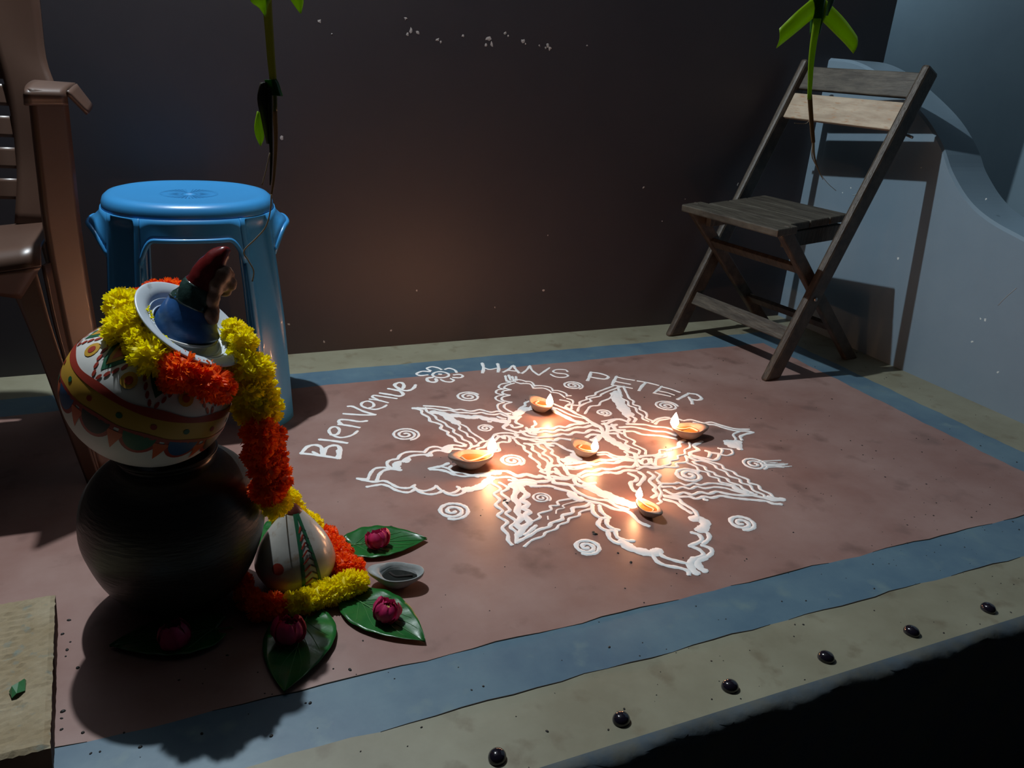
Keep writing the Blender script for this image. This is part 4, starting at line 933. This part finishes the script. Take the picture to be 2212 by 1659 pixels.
# ------------------------------------------------------------------ betel leaves and roses
M_leaf = mat('betel_leaf', (0.010, 0.085, 0.018), 0.30, color2=(0.016, 0.13, 0.024), nscale=18, bump=0.12, bscale=60)
M_vein = mat('leaf_vein', (0.06, 0.20, 0.05), 0.4)
M_rose = mat('magenta_rose', (0.42, 0.012, 0.085), 0.5, color2=(0.56, 0.03, 0.15), nscale=50, trans=0.15)
M_rosec = mat('rose_stamens', (0.55, 0.42, 0.12), 0.7)
def betel_leaf(base, tip, width, label, roll=0.0, curl=.012):
    base, tip = Vector(base), Vector(tip)
    d = tip - base; L = d.length; ang = math.atan2(d.y, d.x)
    e = empty('betel_leaf', base, (0, 0, ang))
    tag(e, label, 'leaf', 'betel leaves around the pots')
    NU, NV = 26, 14
    def half(u):       # heart-shaped outline: broad near the base, drawn out to a drip tip
        return width / .426 * (u + .02) ** .45 * max(0, 1 - u) ** .95
    def pos(u, v):
        h = half(u)
        back = -.09 * L * (abs(v) ** 1.6) * (1 - u) ** 6
        x = u * L + back
        y = v * h
        z = .004 + curl * (1 - abs(v)) ** 0 * 0 + .004 * abs(v) ** 1.4 + .0016 * math.sin(u * 34 - abs(v) * 5) * abs(v) * (1 - u) + roll * v * h + .006 * math.sin(math.pi * u) * (.3 + .2 * v)
        return Vector((x, y, max(.0012, z)))
    V, F = [], []
    for i in range(NU + 1):
        for j in range(NV + 1):
            V.append(pos(i / NU, -1 + 2 * j / NV))
    for i in range(NU):
        for j in range(NV):
            a = i * (NV + 1) + j; F.append((a, a + NV + 1, a + NV + 2, a + 1))
    o = mesh_obj('blade', V, F, M_leaf, e, True); solidify(o, .0006, -1)
    V, F = tube_data([pos(i / 16, 0) + Vector((0, 0, .0006)) for i in range(17)], lambda t: .0013 * (1 - .7 * t), 5)
    for s in (-1, 1):
        for u0, u1, v1 in ((.04, .30, .8), (.10, .52, .75), (.22, .68, .7), (.42, .82, .6)):
            V, F = tube_data([pos(u0 + (u1 - u0) * t ** .9, s * v1 * t) + Vector((0, 0, .0005)) for t in [k / 8 for k in range(9)]], lambda t: .0007 * (1 - .6 * t), 4, V, F)
    mesh_obj('vein', V, F, M_vein, o, True)
    tube('stalk', [(-.022, .002, .004), (-.01, 0, .004), (.004, 0, .005)], .0013, M_vein, e, 5)
    return e
def rose(c, r, rz, tilt, label, petals=16, open_=1.0, seed=0):
    rnd = random.Random(seed)
    e = empty('rose', c, (tilt, 0, rz))
    tag(e, label, 'rose', 'magenta roses on betel leaves')
    for i in range(petals):
        f = i / (petals - 1)
        a = i * 2.4 + rnd.uniform(-.25, .25)
        R0 = r * (.22 + .78 * f)                      # petals are shells of a ball, the outer ones opening
        spread = .75 + .25 * f
        V, F = [], []
        NU, NV = 7, 7
        for u in range(NU + 1):
            t = u / NU
            lat = R(-75) + t * R(152 - 30 * f * open_ + rnd.uniform(-2, 2))
            for v in range(NV + 1):
                s = -1 + 2 * v / NV
                th = a + s * spread * (1 - .35 * t * t)
                lt = lat - .16 * s * s * t
                q = R0 * (1 + .07 * math.sin(s * 5 + i * 1.7) * t + .05 * math.sin(s * 9 + t * 6 + i) + .05 * t ** 4 * f)
                rr = q * math.cos(lt); z = r * .82 + q * .88 * math.sin(lt)
                V.append((rr * math.cos(th), rr * math.sin(th), z))
        for u in range(NU):
            for v in range(NV):
                q = u * (NV + 1) + v; F.append((q, q + 1, q + NV + 2, q + NV + 1))
        mesh_obj('petal', V, F, M_rose, e, True)
    V, F = [], []
    for k in range(10):
        a = k * 2.4; q = r * .2 * math.sqrt(k / 10)
        V, F = tube_data([Vector((q * math.cos(a), q * math.sin(a), r * .8)), Vector((q * .8 * math.cos(a), q * .8 * math.sin(a), r * 1.12))], r * .05, 5, V, F)
    mesh_obj('stamens', V, F, M_rosec, e, True)
    return e
betel_leaf(at_z(756, 1182), at_z(922, 1170), .048, 'green heart-shaped leaf behind the unlit lamp, tip pointing right')
betel_leaf(at_z(766, 1298), at_z(918, 1392), .046, 'glossy green leaf in front of the unlit lamp, tip pointing at the blue border')
betel_leaf(at_z(662, 1338), at_z(614, 1502), .052, 'dark green leaf pointing straight at the front border below the yellow marigolds')
betel_leaf(at_z(470, 1364), at_z(238, 1402), .050, 'dark green leaf lying in the black pot\'s shadow, tip pointing left')
betel_leaf(at_z(640, 1120), at_z(560, 1195), .036, 'half-hidden green leaf behind the small domed pot')
def rose_at(px, py, r, *a, **k):
    return rose(at_z(px, py, .007), r, *a, **k)
rose_at(822, 1184, .0225, 0.4, R(-22), 'open pink rose with frilly petals on the leaf behind the unlit lamp', 15, 1.15, seed=1)
rose_at(830, 1340, .0225, 1.4, R(14), 'bright magenta rose on the leaf in front of the unlit lamp', 17, .8, seed=2)
rose_at(622, 1388, .0255, 2.2, R(10), 'shaded magenta rose on the leaf below the yellow marigolds', 17, .75, seed=3)
rose_at(382, 1400, .0245, 0.3, R(-16), 'magenta rose deep in the black pot\'s shadow', 17, .8, seed=4)
pt = flat_patch('fallen_petal', at_z(793, 1163), Vector((1, 0, 0)), Vector((0, 1, 0)), .0055, 8, M_rose, None, lift=.0025)
tag(pt, 'tiny fallen pink petal on the floor beside the open rose', 'petal')

# ------------------------------------------------------------------ clay oil lamps
M_clay = mat('terracotta', (0.24, 0.16, 0.125), 0.6, color2=(0.30, 0.22, 0.18), nscale=25, bump=0.25, bscale=70, color3=(0.27, 0.25, 0.235))
M_clayg = mat('grey_clay', (0.24, 0.26, 0.26), 0.55, color2=(0.32, 0.335, 0.33), nscale=25, bump=0.25, bscale=70)
M_oil = mat('flame_glow_oil', (0.32, 0.11, 0.025), 0.06, color2=(0.28, 0.09, 0.02), nscale=10, spec=0.8)  # orange flame glow put into the oil colour of burning lamps
M_oild = mat('dark_lamp_oil', (0.018, 0.02, 0.018), 0.05, spec=0.9)
M_wick = mat('cotton_wick', (0.5, 0.42, 0.32), 0.9)
M_wickb = mat('burnt_wick', (0.02, 0.015, 0.012), 0.9)
M_flame = mat('flame', (1.0, 0.6, 0.25), 0.5, emit=(1.0, 0.44, 0.20), estr=215.0)
def diya_outline(a, k=1.0):
    """plan outline: oval bowl pinched to a spout at a=0 and drawn to a flat thumb-grip at a=pi"""
    c = math.cos(a)
    r = .034
    r *= 1 + .42 * max(0, c) ** 5 - .17 * (math.sin(a) ** 2) + .42 * max(0, -c) ** 9
    return r
def diya(handle, spout, label, lit, scale=1.0):
    handle, spout = Vector(handle), Vector(spout)
    d = spout - handle; L = d.length; ang = math.atan2(d.y, d.x)
    S = L / .0966
    c = handle.lerp(spout, .5)
    e = empty('oil_lamp', (c.x, c.y, 0.001), (0, 0, ang)); e.scale = (S, S, S)
    tag(e, label, 'oil lamp', 'clay oil lamps')
    seg = 48
    prof = [(0.0, 0.0, 0), (.42, 0.0, 0), (.55, .002, 0), (.80, .011, 0), (.96, .020, 0), (1.0, .0245, 0), (.99, .0264, 0), (.95, .0264, 0), (.87, .020, 1), (.62, .012, 1), (.3, .0085, 1), (0, .008, 1)]
    V, F = [], []
    for f, z, inn in prof:
        for k in range(seg):
            a = 2 * math.pi * k / seg
            r = diya_outline(a)
            if z < .015 and not inn: r = r * .6 + .034 * .4
            if inn or (z > .025 and f < .97): # the hollow leaves the grip solid
                r -= .017 * max(0, -math.cos(a)) ** 5
            lift = (.004 * max(0, math.cos(a)) ** 6 + .003 * max(0, -math.cos(a)) ** 4) * (z / .026)
            x = f * r * math.cos(a); y = f * r * math.sin(a)
            V.append((x, y, z + lift))
    for i in range(len(prof) - 1):
        for k in range(seg):
            k2 = (k + 1) % seg
            F.append((i * seg + k, i * seg + k2, (i + 1) * seg + k2, (i + 1) * seg + k))
    mesh_obj('bowl', V, F, M_clay if lit else M_clayg, e, True)
    V = [(0, 0, .0185)]
    for k in range(seg):
        a = 2 * math.pi * k / seg
        r = (diya_outline(a) - .017 * max(0, -math.cos(a)) ** 5) * .82
        V.append((r * math.cos(a), r * math.sin(a), .0185))
    mesh_obj('oil', V, [(0, 1 + k, 1 + (k + 1) % seg) for k in range(seg)], M_oil if lit else M_oild, e)
    tube('wick', ([(-.018, .008, .0192), (-.008, -.010, .0195), (.012, -.006, .020), (.034, 0, .026), (.0455, 0, .0315)] if lit else [(-.012, .006, .0190), (0, -.004, .0192), (.016, -.002, .0195), (.028, 0, .0205)]), .0021, M_wick if lit else M_wickb, e, 7)
    if lit:
        fe = []
        prof = [(0.0, 0), (.0060, .003), (.0095, .009), (.0098, .014), (.0075, .022), (.0040, .030), (.0012, .036), (0, .038)]
        o = lathe('flame', smooth_prof(prof, 3), M_flame, e, 16)
        o.location = (.0445, 0, .031)
    return e
G1 = at_z(1147, 852, .024), at_z(1190, 884, .024)
diya(at_z(1147, 853, .026), at_z(1188, 880, .026), 'lit clay oil lamp on the top scalloped petal, nearest the lettering', True)
diya(at_z(1238, 945, .026), at_z(1286, 976, .026), 'lit clay oil lamp at the centre of the star', True)
diya(at_z(1530, 922, .026), at_z(1452, 927, .026), 'lit clay oil lamp on the right petal, flame on its left end', True)
diya(at_z(1430, 1105, .026), at_z(1378, 1072, .026), 'lit clay oil lamp nearest the front border, on the lowest petal', True)
diya(at_z(967, 988, .026), at_z(1066, 984, .026), 'lit clay oil lamp on the left petal, flame on its right end', True)
diya(at_z(794, 1232, .026), at_z(917, 1238, .026), 'unlit grey clay oil lamp next to the garland', False)

# ------------------------------------------------------------------ plants hung from the porch ceiling
M_stem = mat('green_stem', (0.20, 0.22, 0.03), 0.45, color2=(0.30, 0.28, 0.06), nscale=10, stretch=(1, 1, .15), trans=0.5)
M_stemb = mat('brown_stem', (0.22, 0.12, 0.05), 0.6, color2=(0.30, 0.20, 0.10), nscale=20, stretch=(1, 1, .15), trans=0.4)
M_blade = mat('bright_blade', (0.26, 0.44, 0.012), 0.4, color2=(0.40, 0.58, 0.02), nscale=14, trans=0.5)
M_bladed = mat('dark_blade', (0.03, 0.12, 0.02), 0.35, color2=(0.06, 0.20, 0.03), nscale=14, trans=0.4)
M_root = mat('pale_root', (0.40, 0.32, 0.22), 0.8, color2=(0.45, 0.36, 0.25), trans=0.4)
M_dry = mat('dry_sheath', (0.03, 0.024, 0.015), 0.6, color2=(0.06, 0.045, 0.02), nscale=20)
def blade(name, pts, y, m, parent, t=.0006):
    """leaf blade outlined in the picture plane at depth y, bowed in depth"""
    o0 = parent.location
    V, F = [], []
    n = len(pts) // 2
    L = [at_y(px, py, y + dy) - o0 for px, py, dy in pts[:n]]
    Q = [at_y(px, py, y + dy) - o0 for px, py, dy in pts[n:]][::-1]
    L, Q = catmull(L, 4), catmull(Q, 4)
    for p, q in zip(L, Q):
        for k in range(5):
            s = k / 4
            V.append(p.lerp(q, s) + Vector((0, -.003 * math.sin(math.pi * s), 0)))
    for i in range(len(L) - 1):
        for k in range(4):
            a = i * 5 + k; F.append((a, a + 1, a + 6, a + 5))
    return solidify(mesh_obj(name, V, F, m, parent, True), t)
def pth(pts, y, o0): return [at_y(px, py, y + (dy[0] if dy else 0)) - o0 for px, py, *dy in pts]
# left
HY = 0.72
h1 = empty('hanging_plant', at_y(585, 300, HY))
tag(h1, 'thin plant hung upside down with a dark folded sheath, in front of the blue stool', 'plant')
o0 = h1.location
up = at_y(578, -20, HY) - o0
tube('string', [up + Vector((0, 0, .03)), Vector((up.x, up.y, (ZC - o0.z + up.z) / 2)), Vector((up.x, up.y, ZC - o0.z))], .0007, M_root, h1, 5)
tube('stem', [up + Vector((0, 0, .04))] + pth([(577, 0), (581, 60), (586, 130), (590, 175), (592, 240)], HY, o0), lambda t: .0040 - .0012 * t, M_stemb if False else M_stem, h1, 10)
tube('stem', pth([(590, 170), (594, 250), (596, 310), (592, 380), (586, 425)], HY, o0), lambda t: .0024 - .0017 * t, M_stemb, h1, 8)
tube('stem', pth([(582, 190), (584, 270), (586, 340), (584, 400)], HY - .008, o0), lambda t: .0026 - .0019 * t, M_dry, h1, 8)
blade('leaf', [(572, -70, .008), (540, -6, 0), (560, 17, 0), (572, 34, 0), (573, 36, 0), (578, 14, 0), (588, -12, 0), (580, -70, .008)], HY - .008, M_blade, h1)
blade('leaf', [(576, -66, -.01), (612, -22, 0), (636, 12, 0), (649, 29, 0), (650, 29, 0), (655, -4, 0), (640, -44, 0), (582, -84, -.01)], HY + .01, M_blade, h1)
blade('sheath', [(562, 178, 0), (556, 215, 0), (566, 265, 0), (576, 310, 0), (582, 310, 0), (588, 265, 0), (590, 215, 0), (586, 176, 0)], HY - .006, M_dry, h1)
blade('leaf', [(572, 172, 0), (574, 184, 0), (578, 196, 0), (584, 205, 0), (611, 208, 0), (607, 196, 0), (603, 182, 0), (597, 171, 0)], HY - .008, M_bladed, h1)
blade('leaf', [(556, 240, 0), (550, 270, 0), (552, 292, 0), (562, 315, 0), (563, 315, 0), (570, 296, 0), (566, 270, 0), (560, 242, 0)], HY - .01, M_blade, h1)
tube('root', pth([(586, 420), (584, 455), (574, 490), (553, 515), (527, 542), (536, 562), (548, 585), (545, 608)], HY - .012, o0), .0006, M_root, h1, 5)
tube('root', pth([(583, 330), (574, 370), (566, 400)], HY - .01, o0), .0005, M_root, h1, 5)
# right
HY2 = 0.70
h2 = empty('hanging_plant', at_y(1752, 200, HY2))
tag(h2, 'hanging green plant with two drooping cut leaves in front of the wooden chair', 'plant')
o0 = h2.location
up = at_y(1765, -20, HY2) - o0
tube('string', [up + Vector((0, 0, .03)), Vector((up.x, up.y, (ZC - o0.z + up.z) / 2)), Vector((up.x, up.y, ZC - o0.z))], .0007, M_root, h2, 5)
tube('stem', [up + Vector((0, 0, .04))] + pth([(1765, 0), (1764, 40), (1760, 75)], HY2, o0), lambda t: .0095 - .0045 * t, M_bladed, h2, 12)
tube('stem', pth([(1766, 40), (1757, 95), (1752, 140), (1750, 180), (1748, 215)], HY2 - .006, o0), lambda t: .0040 - .002 * t, M_blade, h2, 10)
tube('stem', pth([(1749, 205), (1752, 250), (1755, 285), (1757, 308)], HY2 - .004, o0), lambda t: .0025 - .0005 * t, M_stemb, h2, 8)
blade('leaf', [(1760, -8, .01), (1724, 22, .0), (1700, 45, .0), (1683, 62, .0), (1677, 104, .0), (1695, 90, .0), (1722, 68, .0), (1760, 36, .01)], HY2 - .01, M_blade, h2)
blade('leaf', [(1766, 36, .005), (1800, 70, 0), (1824, 94, 0), (1843, 116, 0), (1852, 80, 0), (1840, 62, 0), (1818, 34, 0), (1770, -14, .005)], HY2 - .005, M_blade, h2)
blade('leaf', [(1792, -20, 0), (1790, -4, 0), (1786, 14, 0), (1783, 34, 0), (1784, 34, 0), (1793, 20, 0), (1801, 4, 0), (1806, -20, 0)], HY2 - .012, mat('leaf_highlight', (0.25, 0.45, 0.30), 0.5), h2)  # pale piece is a highlight painted at the top of the leaves
tube('root', pth([(1757, 305), (1758, 330), (1762, 350), (1770, 372), (1778, 388)], HY2, o0), lambda t: .0016 - .0013 * t, M_root, h2, 6)
tube('root', pth([(1756, 308), (1754, 335), (1760, 352), (1768, 366)], HY2 + .004, o0), lambda t: .0009 - .0006 * t, M_root, h2, 5)
tube('root', pth([(1750, 258), (1740, 267), (1716, 266)], HY2, o0), .0003, M_root, h2, 4)
tube('root', pth([(1775, 380), (1790, 398), (1806, 412)], HY2, o0), .0003, M_root, h2, 4)

# ------------------------------------------------------------------ brick slab at the lower left, leaf scrap, kerb studs, specks
M_brick = mat('weathered_slab', (0.26, 0.195, 0.11), 0.85, color2=(0.34, 0.28, 0.185), nscale=16, bump=0.9, bscale=45, color3=(0.20, 0.21, 0.17))
M_bside = mat('slab_side', (0.13, 0.055, 0.03), 0.85, color2=(0.08, 0.035, 0.02), nscale=20, bump=0.5)
bz = 0.058
V, F = [], []
x1, x0, y1, y0 = -0.187, -0.44, 1.125, 0.822
NX, NY = 44, 52
for j in range(NY + 1):
    for i in range(NX + 1):
        fx, fy = i / NX, j / NY
        x = x0 + (x1 - x0) * fx; y = y0 + (y1 - y0) * fy
        x += .017 * (1 - fy) * fx
        e_ = min(fx, 1 - fx, fy, 1 - fy)
        z = bz + random.uniform(-.0009, .0009) - (.004 if e_ < .001 else .0)
        if fx > .72 and fx < .90 and j % 2 == 0 and .06 < fy < .95: z -= .0016 * random.random()
        if e_ < .001: x += random.uniform(-.0007, .0007); y += random.uniform(-.001, .001)
        V.append((x, y, z))
for j in range(NY):
    for i in range(NX):
        a = j * (NX + 1) + i; F.append((a, a + 1, a + NX + 2, a + NX + 1))
ring = [j * (NX + 1) + NX for j in range(NY + 1)]
loop = [i for i in range(NX + 1)] + ring[1:] + [NY * (NX + 1) + i for i in reversed(range(NX))] + [j * (NX + 1) for j in reversed(range(1, NY))]
b = len(V)
for q in loop: V.append((V[q][0] - (.004 if V[q][0] > -.3 else -.004), V[q][1], 0.0))
nf = len(F)
for k in range(len(loop)):
    k2 = (k + 1) % len(loop)
    F.append((loop[k], b + k, b + k2, loop[k2]))
sl = mesh_obj('brick', V, F, M_brick, None)
sl.data.materials.append(M_bside)
for p in sl.data.polygons[nf:]: p.material_index = 1
tag(sl, 'rough weathered brick lying flat at the lower left corner', 'brick')
M_scrap = mat('leaf_scrap', (0.04, 0.16, 0.06), 0.4, color2=(0.06, 0.22, 0.09), nscale=40)
c = [at_z(px, py, bz + dz) for px, py, dz in [(20, 1494, .002), (26, 1482, .009), (40, 1474, .010), (52, 1466, .006), (56, 1470, .002), (54, 1492, .002), (36, 1498, .006), (26, 1508, .002)]]
V = c; F = [(0, 1, 7), (1, 6, 7), (1, 2, 6), (2, 5, 6), (2, 3, 5), (3, 4, 5)]
o = solidify(mesh_obj('leaf_scrap', V, F, M_scrap), .0008)
tag(o, 'torn bit of green leaf on the rough brick', 'leaf scrap')
M_stud = mat('black_glossy_stud', (0.010, 0.008, 0.014), 0.08, coat=0.5)
for k, word in enumerate(['first', 'second', 'third', 'fourth', 'fifth', 'sixth']):
    o = lathe('kerb_stud', [(.0118, 0.0), (.0122, .002), (.0115, .006), (.0085, .0100), (.004, .0120), (0, .0125)], M_stud, None, 24, wob=lambda a, z: .05 * math.sin(2 * a + k))
    o.location = (0.3295 + 0.1818 * k, 0.6775, 0)
    tag(o, 'black glossy stud in the beige kerb, %s from the left' % word, 'stud', 'black studs along the kerb')
M_speck = mat('black_specks', (0.008, 0.007, 0.006), 0.6)
rnd = random.Random(11)
V, F = [], []
def speck(x, y, r, z0=0.0):
    b = len(V); n = 7; st_ = rnd.uniform(1, 1.6); a0 = rnd.uniform(0, 6)
    for rr, zz in ((1, 0.0), (.75, .6), (0, .8)):
        for k in range(n if rr else 1):
            a = 2 * math.pi * k / n
            ux, uy = rr * r * math.cos(a) * st_, rr * r * math.sin(a)
            V.append((x + ux * math.cos(a0) - uy * math.sin(a0), y + ux * math.sin(a0) + uy * math.cos(a0), z0 + r * zz))
    for k in range(n):
        k2 = (k + 1) % n
        F.append((b + k, b + k2, b + n + k2, b + n + k)); F.append((b + n + k, b + n + k2, b + 2 * n))
for px, py, s in [(107, 1338, 3), (149, 1340, 3), (135, 1370, 3), (152, 1387, 2), (145, 1404, 3), (142, 1418, 2), (168, 1443, 3.5), (136, 1537, 3.5), (133, 1552, 2), (133, 1576, 2.5), (179, 1583, 3), (303, 1614, 3), (216, 1624, 2), (268, 1583, 2), (436, 1585, 2.5), (586, 1590, 3), (670, 1519, 3),
                  (1282, 1150, 4), (1286, 1154, 5), (1363, 1215, 3.5), (1335, 1195, 3), (1090, 1082, 5), (1094, 1086, 4), (714, 1350, 3), (756, 1447, 3), (720, 1445, 2), (680, 1160, 2.5), (845, 1138, 3), (690, 1205, 2)]:
    p = at_z(px, py); speck(p.x, p.y, s * .00075)
for k in range(420):
    u = rnd.random()
    if u < .45: x, y = rnd.uniform(-.15, 1.9), rnd.uniform(.65, .95)
    elif u < .75: x, y = rnd.uniform(1.2, 2.06), rnd.uniform(.7, 1.9)
    else: x, y = rnd.uniform(-.1, 1.6), rnd.uniform(.9, 1.85)
    if (x - BPX) ** 2 + (y - BPY) ** 2 < .02 or (x < .3 and y > 1.7): continue
    speck(x, y, rnd.choice((.0006, .0008, .0009, .0012, .0016)) * rnd.uniform(.8, 1.2))
o = mesh_obj('floor_specks', V, F, M_speck, None, True)
tag(o, 'tiny black specks scattered over the painted floor', 'specks', kind='stuff')
